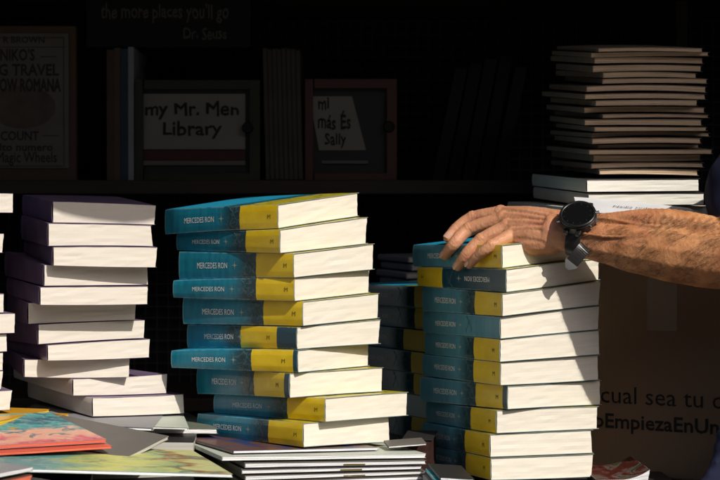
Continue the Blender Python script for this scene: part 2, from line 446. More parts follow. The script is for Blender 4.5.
FIT_R=dict(D=1.95,x0=0.27,L=0.2324,W=0.1656,
 planes=[[-0.0189, 0.0614, 0.036], [-0.0518, 0.0704, 0.0387], [-0.085, 0.076, 0.0346], [-0.1196, 0.0699, 0.017], [-0.1546, 0.0541, -0.0042], [-0.1902, 0.037, -0.0206], [-0.227, 0.0193, -0.0428], [-0.2624, 0.0045, -0.0531], [-0.2968, 0.0063, -0.0586], [-0.3314, -0.0003, -0.0684], [-0.3654, -0.0108, -0.0716]],
 books=[[0.1992, 1.9565, 0.525], [0.2035, 1.9424, 0.5156], [0.1975, 1.9378, 0.4485], [0.1953, 1.9418, 0.4316], [0.195, 1.9441, 0.4178], [0.196, 1.9473, 0.439], [0.2062, 1.9496, 0.5062], [0.1912, 1.9532, 0.3884], [0.1821, 1.952, 0.3757], [0.1832, 1.9525, 0.3759]])
FIT_P=dict(D=1.96,x0=-0.34,L=0.2163,W=0.1488,
 planes=[[0.0357, -0.0624, 0.0542], [0.0057, -0.0485, 0.0506], [-0.0257, -0.0347, 0.043], [-0.0559, -0.0411, 0.0313], [-0.0841, -0.0229, 0.0238], [-0.113, -0.0111, 0.0032], [-0.1393, 0.0099, -0.017], [-0.167, 0.0165, -0.0162], [-0.1948, 0.0044, -0.0189], [-0.223, 0.0033, -0.0214], [-0.251, -0.0366, -0.0252], [-0.28, -0.0517, -0.0252]],
 books=[[-0.432, 1.9665, 0.4228], [-0.4362, 1.957, 0.3931], [-0.429, 1.9553, 0.4297], [-0.4435, 1.9629, 0.4286], [-0.4472, 1.9542, 0.3357], [-0.4666, 1.964, 0.2872], [-0.4518, 1.9622, 0.3173], [-0.4369, 1.9543, 0.4743], [-0.4696, 1.9539, 0.3943], [-0.403, 1.9617, 0.6319], [-0.3763, 1.9653, 0.6584]])
def sheets(Ft, bows): return [Sheet(z, ax, ay, Ft['x0'], Ft['D']+.1, bw) for (z, ax, ay), bw in zip(Ft['planes'], bows)]

TABLE = -.385; GROUND = -1.25
# ================================================================== setting
g = mesh_obj('ground', [(-40, -40, GROUND), (40, -40, GROUND), (40, 40, GROUND), (-40, 40, GROUND)], [(0, 1, 2, 3)],
             simple('paving', (.20, .175, .145), (.14, .12, .10), 3, .8, .3, .3, 40, .003)); structure(g)
# stall: back wall, roof, side walls
bt = thing('book_stall', 'dark wooden stall with black back wall and canvas roof around the shelves', 'stall', (0, 3.0, GROUND))
bb = Vector((0, 3.0, GROUND))
box('back_wall', -1.5, 1.5, 3.0, 3.04, GROUND, .80, M['wall'], bt, bb, 0)
box('side_wall', -1.54, -1.501, 1.75, 3.04, GROUND, .80, M['wall'], bt, bb, 0)
box('side_wall', 1.501, 1.54, 1.75, 3.04, GROUND, .80, M['wall'], bt, bb, 0)
# awning lip: its shadow runs along the tops of the piles
LIPZ = .80
def sun_up(p, z): k = (z-p.z)/SUN.z; return p+SUN*k
lipa = sun_up(Vector((-.28, 2.13, .078)), LIPZ); lipb = sun_up(Vector((.42, 2.16, .088)), LIPZ)
LIPY = max(lipa.y, lipb.y)+.0
box('roof', -1.54, 2.2, LIPY, 3.04, LIPZ+.002, LIPZ+.03, M['canvas'], bt, bb, 0)
for x_ in (-1.48, 1.48):
    box('post', x_-.025, x_+.025, 1.70, 1.748, GROUND, LIPZ, M['wood'], bt, bb, .003)
# unseen awning droop, added and shaped to shade the top purple book's left half
vs = []; fs = []
P1 = Vector((-.40, 1.97, 0))
def drop_pt(px, z):  # the sun ray through a point of the top book's page face, met with the lip plane y=LIPY
    q = at(px, 0, 1.947); q.z = z; k = (q.y-LIPY)/(-SUN.y); return q+SUN*k
pts = [drop_pt(-260, .019), drop_pt(-120, .012), drop_pt(20, .008), drop_pt(60, .008), drop_pt(85, .014), drop_pt(110, .022), drop_pt(135, .031), drop_pt(160, .045), drop_pt(200, .075), drop_pt(240, .11)]
for i, p in enumerate(pts):
    vs += [(p.x, LIPY-.001, p.z), (p.x, LIPY-.001, LIPZ), (p.x, LIPY+.002, p.z), (p.x, LIPY+.002, LIPZ)]
for i in range(len(pts)-1):
    a = 4*i; b_ = a+4
    fs += [(a, b_, b_+1, a+1), (a+2, a+3, b_+3, b_+2), (a, a+2, b_+2, b_)]
mesh_obj('shade_valance', vs, fs, M['canvas'], bt, bb)
# wire mesh on the back wall
bm = bmesh.new()
for i in range(121):
    x = -1.45+i*.0242
    add_box(bm, Vector((x, 2.985, .15)), (.0022, .0022, 1.2))
for i in range(50):
    z = -.44+i*.0242
    add_box(bm, Vector((0, 2.981, z)), (2.9, .0022, .0022))
o = bm_obj('wire_mesh_panel', bm, simple('dull_wire', (.035, .034, .034), rough=.5, bmp=0), None, Vector((0, 2.985, -.45)))
tag(o, 'dark wire mesh panel covering the back wall of the stall', 'mesh panel')
# unseen houses behind the camera, added to block low sky light
M['render_wall'] = simple('ochre_house_render', (.22, .19, .15), rough=.9)
for n_b, (xa, xb, hh, lb) in enumerate(((-30, -8, 5.6, 'unseen ochre house added to block low sky, on the left'), (-7.9, 9, 5.0, 'unseen ochre house added to block low sky, in the middle'), (9.1, 30, 5.3, 'unseen ochre house added to block low sky, on the right'))):
    hb0 = Vector(((xa+xb)/2, -13, GROUND)); hr = thing('sky_blocking_house', lb, 'house', hb0, 'unseen houses blocking low sky')
    box('wall', xa, xb, -16, -13, GROUND, hh, M['render_wall'], hr, hb0, 0)
    box('roof', xa-.1, xb+.1, -16.2, -12.7, hh+.002, hh+.25, M['dark_cover'], hr, hb0, 0)
    k_ = xa+1.5
    while k_ < xb-2:
        for z_ in (-.4, 2.4): box('window', k_, k_+1.2, -12.999, -12.95, z_, z_+1.6, M['slate_cover'], hr, hb0, 0)
        k_ += 3.1
# table
tb = Vector((-.3, 2.1, GROUND)); tt = thing('table', 'sturdy table under a dark cloth carrying all the book piles', 'table', tb)
box('tabletop', -1.35, .58, 1.36, 2.66, TABLE-.03, TABLE-.001, M['cloth'], tt, tb, .002)
for x_ in (-1.28, .50):
    for y_ in (1.46, 2.56): box('leg', x_-.025, x_+.025, y_-.025, y_+.025, GROUND, TABLE-.031, M['wood'], tt, tb, .002)
bm = bmesh.new()      # hanging cloth skirt, rippled
vs = []; fs = []; n_ = 120
for i in range(n_+1):
    x = -1.35+i*1.93/n_
    for j, z in enumerate((TABLE-.004, -.7, -1.0, GROUND+.03)):
        vs.append((x, 1.352-.012*j*(1+math.sin(x*38+j*.4))*.5, z))
for i in range(n_):
    for j in range(3): a = i*4+j; fs.append((a, a+4, a+5, a+1))
bm.free(); mesh_obj('cloth_skirt', vs, fs, M['cloth'], tt, tb, smooth=True)
# lower cloth-covered counter behind the table edge: back shelves
sb = Vector((0, 2.75, GROUND)); sh_ = thing('bookshelf', 'dark wooden bookshelf along the back with a long plank', 'bookshelf', sb)
box('plank', -1.45, .60, 2.58, 2.96, .057, .083, M['wood'], sh_, sb, .002)
box('plank', -1.45, 1.40, 2.66, 2.96, .43, .452, M['wood'], sh_, sb, .002)
box('plank', -1.45, 1.40, 2.70, 2.96, -.36, -.335, M['wood'], sh_, sb, .002)
for x_ in (-1.45, .62, 1.40): box('upright', x_-.012, x_+.012, 2.70, 2.965, GROUND, .85, M['wood'], sh_, sb, .002)

# ================================================================== the teal pile in the middle
bandC = [(.68, 2), (.69, 2), (.69, 2), (.70, 2), (.69, 2), (.51, .83), (.65, .965), (.64, .95), (.68, 2), (.69, 2)]
extraC = ['with its blue and yellow top cover showing', 'with yellow foot of spine', 'with a shadow across its yellow band', 'with yellow foot of spine',
          'with a small tear at the page edge', 'with a yellow band set in from the end', 'its spine catching the sun bright blue', 'turned further than its neighbours', 'sticking out to the right', 'lowest, resting on the magazines']
bows = [R_.uniform(-.0010, .0010) for _ in range(11)]
SC = sheets(FIT_C, bows)
def teal_book(i, Ft, S, bands, lab, grp, fill_tint, flip=False, yband=True, hue=None):
    x, y, a = Ft['books'][i]; L, W = Ft['L'], Ft['W']
    bl = R_.uniform(.0012, .002)
    B = book('paperback_book', lab, grp, (x, y), a, L, W, S[i+1], S[i], 'blue_cover', 'teal_spine', 'page', bulge=bl)
    co = B[1]
    b0, b1 = bands
    co['band_start'] = float(b0); co['band_end'] = float(b1); co['fill_tint'] = float(fill_tint)
    if flip: co['band_start'] = -1.0; co['band_end'] = .30
    k = R_.uniform(-.01, .01)
    spine_text(B, L, bl, 'MERCEDES RON', .175+k, .445+k, .385, .325, M['ink_white'], flip)
    spine_star(B, L, bl, .51+k, flip)
    spine_swirl(B, L, bl, min(.60+k, b0-.045) if b0 < .67 else .60+k, flip, s=.8)
    co['band_start'] = float(b0) if not flip else -1.0
    if b0 < 1.0 and fill_tint < .7: spine_text(B, L, bl, 'M', (b0+min(b1, 1))/2+.075, (b0+min(b1, 1))/2+.100, .40, .27, M['ink_olive'], flip, 'emblem')
    return B
for i in range(10):
    FIT_C['books'][i][2] += (0, -.03, 0, .02, .01, -.01, .06, 0, -.02, .02)[i]
    teal_book(i, FIT_C, SC, bandC[i], 'teal paperback %s, %s of the middle pile' % (extraC[i], ord_from_top(i).replace(' from the top', '')) if i < 9 else 'teal paperback at the very bottom of the middle pile, resting on magazines',
              'teal paperbacks piled in the middle', .0)
# the right pile under the hand
bandR = [(.70, 2), (.7, 2), (.68, 2), (1.2, 2), (.68, 2), (.68, 2), (.66, .95), (.66, 2), (.66, 2), (.66, 2)]
extraR = ['directly under the hand', 'turned round with upside-down lettering', 'with yellow foot of spine', 'with an all teal spine', 'with yellow foot of spine', 'with yellow foot of spine',
          'with a dark end beyond the yellow band', 'with yellow foot of spine', 'with yellow foot of spine', '']
SR = sheets(FIT_R, [R_.uniform(-.0008, .0008) for _ in range(11)])
for i in range(10):
    teal_book(i, FIT_R, SR, bandR[i], ('teal paperback %s, %s of the right pile' % (extraR[i], ord_from_top(i).replace(' from the top', ''))) if i < 9 else 'teal paperback lowest of the right pile',
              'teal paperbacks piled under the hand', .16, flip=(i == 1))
# the purple pile: how far each book is pushed back (m) and turned (rad)
PUSH = [-.034+d for d in (0, .003, .003, .008, .015, .048, .050, .057, .077, .089, .084)]
YAWP = [.42, .40, .41, .49, .45, .37, .48, .52, .37, .63, .66]
SP = sheets(FIT_P, [R_.uniform(-.0018, .0018) for _ in range(12)])
extraP = ['half in shadow', 'fully sunlit', 'with purple spine', 'its purple spine jutting out left', 'with purple spine', 'pushed back in shade', 'striped by a shadow', 'set to the right', 'jutting to the left without visible spine', 'turned with its shaded fore-edge showing', 'lowest and turned to the right']
for i in range(11):
    x, y, a = FIT_P['books'][i]; x *= 1+PUSH[i]/y; y += PUSH[i]; a = YAWP[i]
    book('paperback_book', 'purple paperback %s, %s of the left pile' % (extraP[i], ord_from_top(i).replace(' from the top', '')), 'purple paperbacks piled at the left', (x, y), a,
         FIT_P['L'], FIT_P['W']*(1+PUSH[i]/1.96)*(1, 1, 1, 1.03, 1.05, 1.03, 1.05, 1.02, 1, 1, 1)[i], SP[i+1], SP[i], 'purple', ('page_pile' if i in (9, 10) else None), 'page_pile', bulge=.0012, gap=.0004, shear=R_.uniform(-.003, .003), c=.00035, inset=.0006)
# pile cut by the left edge
yq = [193, 213, 233, 253, 273, 293, 313, 333.5, 352, 371, 390, 410.5]; xq = [11.5, -5, 1.5, -7, -6, 2, 13, 5, 1, 0, 9]
SQ = [Sheet(-(y-225)/1400*1.9, 0, 0, -.5, 1.9, R_.uniform(-.0006, .0006)) for y in yq]
for i in range(11):
    a = math.radians(29+R_.uniform(-2.5, 2.5)); E = Vector(((xq[i]-360)/1400*1.9, 1.9)); W = .146
    C = (E.x-W*math.cos(a), E.y-W*math.sin(a))
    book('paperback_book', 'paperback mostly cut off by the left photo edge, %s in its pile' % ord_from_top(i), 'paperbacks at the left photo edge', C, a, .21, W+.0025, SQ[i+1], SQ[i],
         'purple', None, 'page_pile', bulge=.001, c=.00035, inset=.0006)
# dim teal pile behind the right pile
zs = [-.0975-.0347*k for k in range(9)]
SS = [Sheet(z, .02, .0, .1, 2.15, 0) for z in zs]
bS = [(.80, 2), (.80, 2), (.68, 2), (.80, 2), (.84, 2), (1.2, 2), (.8, 2), (.8, 2)]
FS = dict(L=.232, W=.16, books=[[.108+R_.uniform(-.002, .004), 2.203+R_.uniform(-.003, .003), math.radians(31)+R_.uniform(-.04, .04)] for _ in range(8)])
for i in range(8):
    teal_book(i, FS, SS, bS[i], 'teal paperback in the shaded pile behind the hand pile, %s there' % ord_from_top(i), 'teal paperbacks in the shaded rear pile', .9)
# slate books behind that
for i, (yy, dx) in enumerate(((256, 0), (264, .006), (272, -.003), (280, .004))):
    z = -(yy-225)/1400*2.55
    book('hardback_book', 'slim slate-grey book behind the rear teal pile, %s of four' % ord_from_top(i), 'slate books at the back', (.088+dx, 2.525), math.radians(24), .13, .15,
         Sheet(z-.0125, .0, .02, .0, 2.5), Sheet(z, .0, .02, .0, 2.5), 'slate_cover', None, 'page_grey', bulge=.002, c=.0015)
book('storage_box', 'plain dark lidded box holding up the slate books', None, (.08, 2.52), math.radians(24), .135, .155, Sheet(TABLE, 0, 0, 0, 2.5), Sheet(-(280-225)/1400*2.55-.0127, .0, .02, .0, 2.5),
     'dark_cover', None, 'page_brown', cat='box')

# ================================================================== cardboard box with rear pile
bx0 = Vector((.30, 2.19, TABLE)); bd = Vector((.906, -.423, 0)).normalized(); bn = Vector((bd.y, -bd.x, 0))  # bn faces the camera
bk = -bn; BL, BD_, BH = .34, .30, .392
cb = thing('cardboard_box', 'large brown cardboard box with black print standing in shade behind the forearm', 'box', bx0+bd*BL/2+bk*BD_/2)
cbb = Vector(cb.location)
rm = Matrix((bd, bk, Vector((0, 0, 1)))).transposed()
bm = bmesh.new(); add_box(bm, cbb+Vector((0, 0, BH/2)), (BL, BD_, BH), rm, .004); bm_obj('body', bm, M['card'], cb, cbb)
for sgn in (0, 1):
    bm = bmesh.new(); add_box(bm, cbb+bk*(BD_*(.25 if sgn else -.25))+Vector((0, 0, BH+.0022)), (BL-.002, BD_/2-.002, .004), rm, .001); bm_obj('flap', bm, M['card'], cb, cbb)
def facep(s, z, off=.0008): return bx0+bd*s+Vector((0, 0, z-TABLE))+bn*off
def tape(s0, s1, z0, z1):
    n_ = 12; vs = []; fs = []
    for i in range(n_+1):
        z = z0+(z1-z0)*i/n_
        vs += [facep(s0, z, .0006), facep(s1, z, .0006)]
    for i in range(n_): fs.append((2*i, 2*i+1, 2*i+3, 2*i+2))
    mesh_obj('tape', vs, fs, M['tape'], cb, cbb)
tape(.150, .196, -.16, .0)
text_obj('cual sea tu o', M['ink_dark'], lambda x, y: facep(.079+.188*x, -.2735+y*.038), cb, cbb)
text_obj('oEmpiezaEnUn', M['ink_dark'], lambda x, y: facep(.068+.190*x, -.3115+y*.031), cb, cbb, bold=.022)
# books on the box
def px(p, q, Y): return at(p, q, Y)
tl = lambda z, ax=0, ay=.07: Sheet(z, ax, ay, .345, 2.13)
a12 = math.radians(12)
book('paperback_book', 'cream-paged paperback with dark glossy cover, upper of two lit books on the box', 'lit books on the cardboard box', (.345, 2.13), a12, .25, .186, tl(.0495, 0, .07), tl(.0700, 0, .07), 'dark_cover', 'cream_board', 'page_cool', shear=0)
book('paperback_book', 'cream-paged paperback, lower of two lit books on the box', 'lit books on the cardboard box', (.347, 2.128), a12, .25, .192, tl(.0285, 0, .07), tl(.0490, 0, .07), 'dark_cover', 'cream_board', 'page_cool', shear=0)
book('hardback_book', 'large flat book under the white sheets on the box', None, (.318, 2.125), math.radians(14), .27, .24, Sheet(.0125, 0, .02, .345, 2.13), Sheet(.0275, 0, .05, .345, 2.13), 'cream_board', None, 'page_cool')
# white sheets
for k, (dz, dx, lab) in enumerate(((0, 0, 'white printed sheet lying on the box behind the watch'), (-.004, .012, 'cream sheet sticking out under the printed sheet on the box'))):
    c00, c10 = at(574, 197.5, 2.125), at(690, 208.5, 2.115); c01, c11 = at(578, 212, 2.02), at(704, 217, 2.03)
    vs = []; fs = []; uvs = []; n_ = 12
    for i in range(n_+1):
        for j in range(n_+1):
            a, b_ = i/n_, j/n_
            p = (c00*(1-a)+c10*a)*(1-b_)+(c01*(1-a)+c11*a)*b_
            p = p+Vector((dx, 0, dz+.0025*math.sin(a*2.6+.4)*(1-b_)+.001*math.sin(a*9)*b_)); vs.append(p)
    top = len(vs); vs += [v-Vector((0, 0, .0012)) for v in vs[:top]]
    for i in range(n_):
        for j in range(n_):
            q = (i*(n_+1)+j, i*(n_+1)+j+1, (i+1)*(n_+1)+j+1, (i+1)*(n_+1)+j); fs.append(q[::-1]); fs.append(tuple(top+x for x in q))
    for i in range(n_):
        for (x1, x2) in (((i*(n_+1)), ((i+1)*(n_+1))), (i*(n_+1)+n_, (i+1)*(n_+1)+n_), (i, i+1), (n_*(n_+1)+i, n_*(n_+1)+i+1)): fs.append((x1, x2, top+x2, top+x1))
    base = Vector(vs[0])
    sheet_root = thing('paper_sheet', lab, 'paper', base)
    o = mesh_obj('sheet', vs, fs, simple('sheet_paper%d' % k, (.80, .81, .86) if k == 0 else (.62, .48, .30), None, 30, .8, .2, 0), sheet_root, base)
    if k == 0:
        def sp(x, y):
            a = .30+.32*x; b_ = .62-y*.16
            p = (c00*(1-a)+c10*a)*(1-b_)+(c01*(1-a)+c11*a)*b_
            return p+Vector((0, 0, .0028*math.sin(a*2.6+.4)*(1-b_)+.0016))
        text_obj('Nadia todo', M['ink_dark'], sp, sheet_root, base, shear=.3)
# brown paper magazines stacked on top
zt = .0715; yl = [50, 58.5, 66, 74.5, 82.5, 90, 97, 104.5, 113, 121, 128, 136.5, 144.5, 152, 160, 168, 174.5]
nM = 20
zc = .0735
for i in range(nM):
    k = nM-1-i    # i from bottom
    th = (.192/nM)*R_.uniform(.72, 1.28); zc += th; ztop = zc+.0008
    cpx = [597, 590, 596, 590, 600, 603, 586, 581, 593, 586, 600, 584, 595, 592, 590][k % 15]+R_.uniform(-3, 3)
    epx = [708, 704, 702, 697, 700, 705, 712, 709, 706, 713, 704, 708, 711, 702, 704][(k*4+2) % 15]+R_.uniform(-2, 2)
    a = math.radians(7+R_.uniform(-2.5, 2.5)); X = (cpx-360)/1400*2.165; W = (epx-cpx)/1400*2.17/math.cos(a)+.003
    bw = R_.uniform(-.0022, .0012)
    st = Sheet(ztop, R_.uniform(-.006, .006), .07+.004*i, .44, 2.13, bw); sbt = Sheet(ztop-th*R_.uniform(.80, .97), st.p[1]+R_.uniform(-.008, .008), .07+.004*i, .44, 2.13, bw)
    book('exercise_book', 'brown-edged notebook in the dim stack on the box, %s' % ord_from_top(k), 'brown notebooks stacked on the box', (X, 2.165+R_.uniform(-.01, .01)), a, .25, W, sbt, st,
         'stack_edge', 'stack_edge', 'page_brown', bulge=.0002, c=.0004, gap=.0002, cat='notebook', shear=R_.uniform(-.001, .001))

# ================================================================== magazines and flat books on the table
def flat(name, lab, grp, C, yawd, L, W, z, ax, ay, th, cover, spine=None, page='page_white', cat='book', curl=0.0, bow=0.0, **kw):
    a = math.radians(yawd)
    top = Sheet(z, ax, ay, C[0], C[1], bow); bot = Sheet(z-th, ax, ay, C[0], C[1], bow)
    return book(name, lab, grp, C, a, L, W, bot, top, cover, spine, page, bulge=.0002, c=.0004, inset=.001, curl=curl, cat=cat, **kw)
# notebooks under the middle pile
def below_C(off, f):
    b = SC[10]; z0, ax, ay, x0, y0, _ = b.p
    return Sheet(z0-off, ax*f-.0, ay*f, x0, y0, 0)
book('magazine', 'magazine with dark red and blue cover directly under the middle teal pile', 'magazines under the middle pile', (-.170, 1.872), math.radians(27), .26, .22, below_C(.0062, 1), below_C(.001, 1), 'art_brown', None, 'page_white', bulge=.0002, c=.0003, inset=.001, cat='magazine')
book('magazine', 'wide white-edged magazine with brown cover, second under the middle teal pile', 'magazines under the middle pile', (-.183, 1.85), math.radians(21), .29, .295, below_C(.0130, .95), below_C(.0066, 1), 'white_cover', None, 'page_white', bulge=.0002, c=.0003, inset=.001, cat='magazine', curl=.004)
zN = .0135
for i in range(8):
    f0 = .9-.11*i; f1 = .9-.11*(i+1); th = .0070
    B = book('exercise_book', 'white-paged notebook with grey spine, %s in the notebook stack under the magazines' % ord_from_top(i), 'white notebooks under the middle pile', (-.156+R_.uniform(-.003, .003), 1.858+R_.uniform(-.003, .003)), math.radians(20+R_.uniform(-1, 1)), .30,
             .262+R_.uniform(-.003, .003), below_C(zN+th, max(f1, 0)), below_C(zN+.0006, max(f0, 0)), 'grey_cover', 'olive_cover', 'page_white', bulge=.0004, c=.0006, inset=.0015, cat='notebook', gap=.0004)
    spine_text(B, .30, .0004, 'CUADERNO DE LECTURA', .45, .93, .24, .72, M['ink_yellow'])
    # grey printed tab on the foot of the page block
    root, co, P, base = B
    vs = [P(.262*u, .0006, w_) for u, w_ in ((.53, .12), (.65, .12), (.65, .42), (.53, .42))]
    mesh_obj('index_tab', vs, [(0, 1, 2, 3)], M['ink_olive'], root, base)
    zN += th
# filler down to the table
book('hardback_book', 'thick grey-edged art book at the bottom of the notebook stack', None, (-.150, 1.865), math.radians(20), .30, .25, Sheet(TABLE, 0, 0, 0, 2), below_C(zN+.001, 0), 'dark_cover', None, 'page_grey')
# under the purple pile
pb = SP[11]
def below_P(off, f=1):
    z0, ax, ay, x0, y0, _ = pb.p; return Sheet(z0-off, ax*f, ay*f, x0, y0, 0)
book('magazine', 'thin white-edged booklet directly under the purple pile', 'white booklets under the purple pile', (-.49, 1.93), math.radians(3), .25, .203, below_P(.0068), below_P(.0012), 'slate_cover', None, 'page_white', bulge=.0002, c=.0004, cat='magazine')
book('magazine', 'thin white-edged booklet with dark top, second under the purple pile', 'white booklets under the purple pile', (-.49, 1.92), math.radians(3), .25, .199, below_P(.0135, .8), below_P(.0085, .9), 'dark_cover', None, 'page_white', bulge=.0002, c=.0004, cat='magazine')
book('magazine', 'white and pale green magazine end sticking out right of the purple pile', None, (-.345, 1.955), math.radians(10), .20, .105, below_P(.0065), below_P(.0022, 1), 'white_cover', None, 'page_white', bulge=.0002, c=.0003, cat='magazine')
book('magazine', 'olive grey magazine between the purple pile and the middle pile', None, (-.30, 2.0), math.radians(20), .20, .10, below_P(.018), below_P(.010, 1), 'olive_cover', None, 'page_white', bulge=.0002, c=.0003, cat='magazine')
book('hardback_book', 'thick charcoal book lowest under the purple pile', None, (-.50, 1.925), math.radians(4), .26, .27, Sheet(TABLE, 0, 0, 0, 2), below_P(.019, .6), 'dark_cover', None, 'page_grey')
# yellow books under the left-edge pile
flat('picture_book', 'thin bright yellow book under the left-edge pile, upper one', 'yellow books at the left', (-.470, 1.790), 80, .22, .185, -.2515, -.02, -.035, .0085, 'yellow_cover', None, 'page_yellow')
flat('picture_book', 'thin bright yellow book at the left, lower one sticking out right', 'yellow books at the left', (-.445, 1.800), 80, .22, .185, -.2612, -.02, -.025, .0085, 'yellow_cover', None, 'page_yellow')
# picture books at the front left
flat('picture_book', 'picture book with teal, pink and coral painted cover at the lower left', None, (-.513, 1.649), 39, .16, .24, -.2640, -.1068, .060, .0060, 'art_pink', None, 'page_coral')
flat('picture_book', 'coral-edged picture book right beneath the painted teal and pink one', None, (-.505, 1.643), 39, .16, .24, -.2715, -.1068, .060, .0050, 'coral_cover', None, 'page_coral')
flat('picture_book', 'large picture book with yellow-green illustrated cover at the front left', None, (-.440, 1.612), 22, .19, .305, -.2790, -.088, -.03, .0052, 'art_green', None, 'page_white', bow=.0)
flat('hardback_book', 'dark grey covered book with white page end, between picture books and notebooks', None, (-.300, 1.79), 72, .19, .125, -.2970, -.10, .115, .0065, 'grey_cover', 'dark_cover', 'page_grey')
flat('picture_book', 'red-orange booklet peeking out under the dark grey book', None, (-.318, 1.775), 72, .17, .11, -.3045, -.10, .10, .005, 'coral_cover', None, 'page_coral')
flat('magazine', 'white and grey booklet cut by the lower left corner, upper one', 'booklets in the lower left corner', (-.455, 1.405), 60, .16, .18, -.2665, -.02, -.005, .006, 'slate_cover', None, 'page_white', cat='magazine')
flat('magazine', 'brown-edged booklet cut by the lower left corner, lower one', 'booklets in the lower left corner', (-.457, 1.402), 60, .16, .182, -.2755, -.02, -.005, .009, 'brown_cover', None, 'page_coral', cat='magazine')
flat('magazine', 'black and white booklet under the front left picture books', None, (-.405, 1.45), 55, .12, .16, -.2915, -.02, -.005, .009, 'dark_cover', None, 'page_white', cat='magazine')
# support piles
book('hardback_book', 'thick charcoal book propping up the front picture books', None, (-.60, 1.46), math.radians(8), .36, .30, Sheet(TABLE, 0, 0, 0, 2), Sheet(-.318, 0, 0, 0, 2), 'dark_cover', None, 'page_grey')
book('hardback_book', 'thick charcoal book lying under the green picture book', None, (-.295, 1.57), math.radians(12), .26, .13, Sheet(TABLE, 0, 0, 0, 2), Sheet(-.332, 0, 0, 0, 2), 'dark_cover', None, 'page_grey')
book('hardback_book', 'thick dark book lowest under the left-edge pile', None, (-.70, 1.83), math.radians(12), .24, .20, Sheet(TABLE, 0, 0, 0, 2), Sheet(-.2615, 0, 0, 0, 2), 'dark_cover', None, 'page_grey')
# between the piles
book('paperback_book', 'dark brown book low between the middle pile and the hand pile', None, (.060, 2.02), math.radians(-8), .09, .045, Sheet(TABLE, 0, 0, 0, 2), Sheet(-.309, 0, 0, 0, 2), 'dark_cover', None, 'page_maroon')
flat('magazine', 'curled pale magazine corner beside the low dark brown book', None, (.04, 1.975), 8, .04, .055, -.312, .05, .05, .004, 'grey_cover', None, 'page_white', cat='magazine')
for i, (lab, cv) in enumerate((('small leaflet with black cover at the foot of the hand pile', 'dark_cover'), ('small cyan leaflet under the black one by the hand pile', 'art_cyan'), ('thick grey booklet under the leaflets by the hand pile', 'slate_cover'))):
    z = (-.3305, -.3365, -.343)[i]; th = (.005, .005, .042)[i]
    flat('leaflet', lab, None, (.105-.004*i, 1.835-.006*i), 6, .10, .046+.003*i, z, -.08 if i < 2 else 0, .0, th, cv, None, 'page_white', cat='leaflet')
# splayed magazine right of the hand pile
flat('magazine', 'magazine lying under the splayed one right of the hand pile', 'magazines right of the hand pile', (.335, 1.972), 2, .12, .075, -.3625, -.005, 0, .006, 'dark_cover', None, 'page_white', cat='magazine')
B = flat('magazine', 'splayed magazine with red and green cover curling up right of the hand pile', 'magazines right of the hand pile', (.334, 1.975), 2, .12, .076, -.3590, .0, 0, .003, 'art_red', None, 'page_white', cat='magazine', curl=.045)
book('hardback_book', 'thick charcoal book under the splayed magazine', None, (.345, 1.98), math.radians(2), .11, .11, Sheet(TABLE, 0, 0, 0, 2), Sheet(-.3695, 0, 0, 0, 2), 'dark_cover', None, 'page_grey')

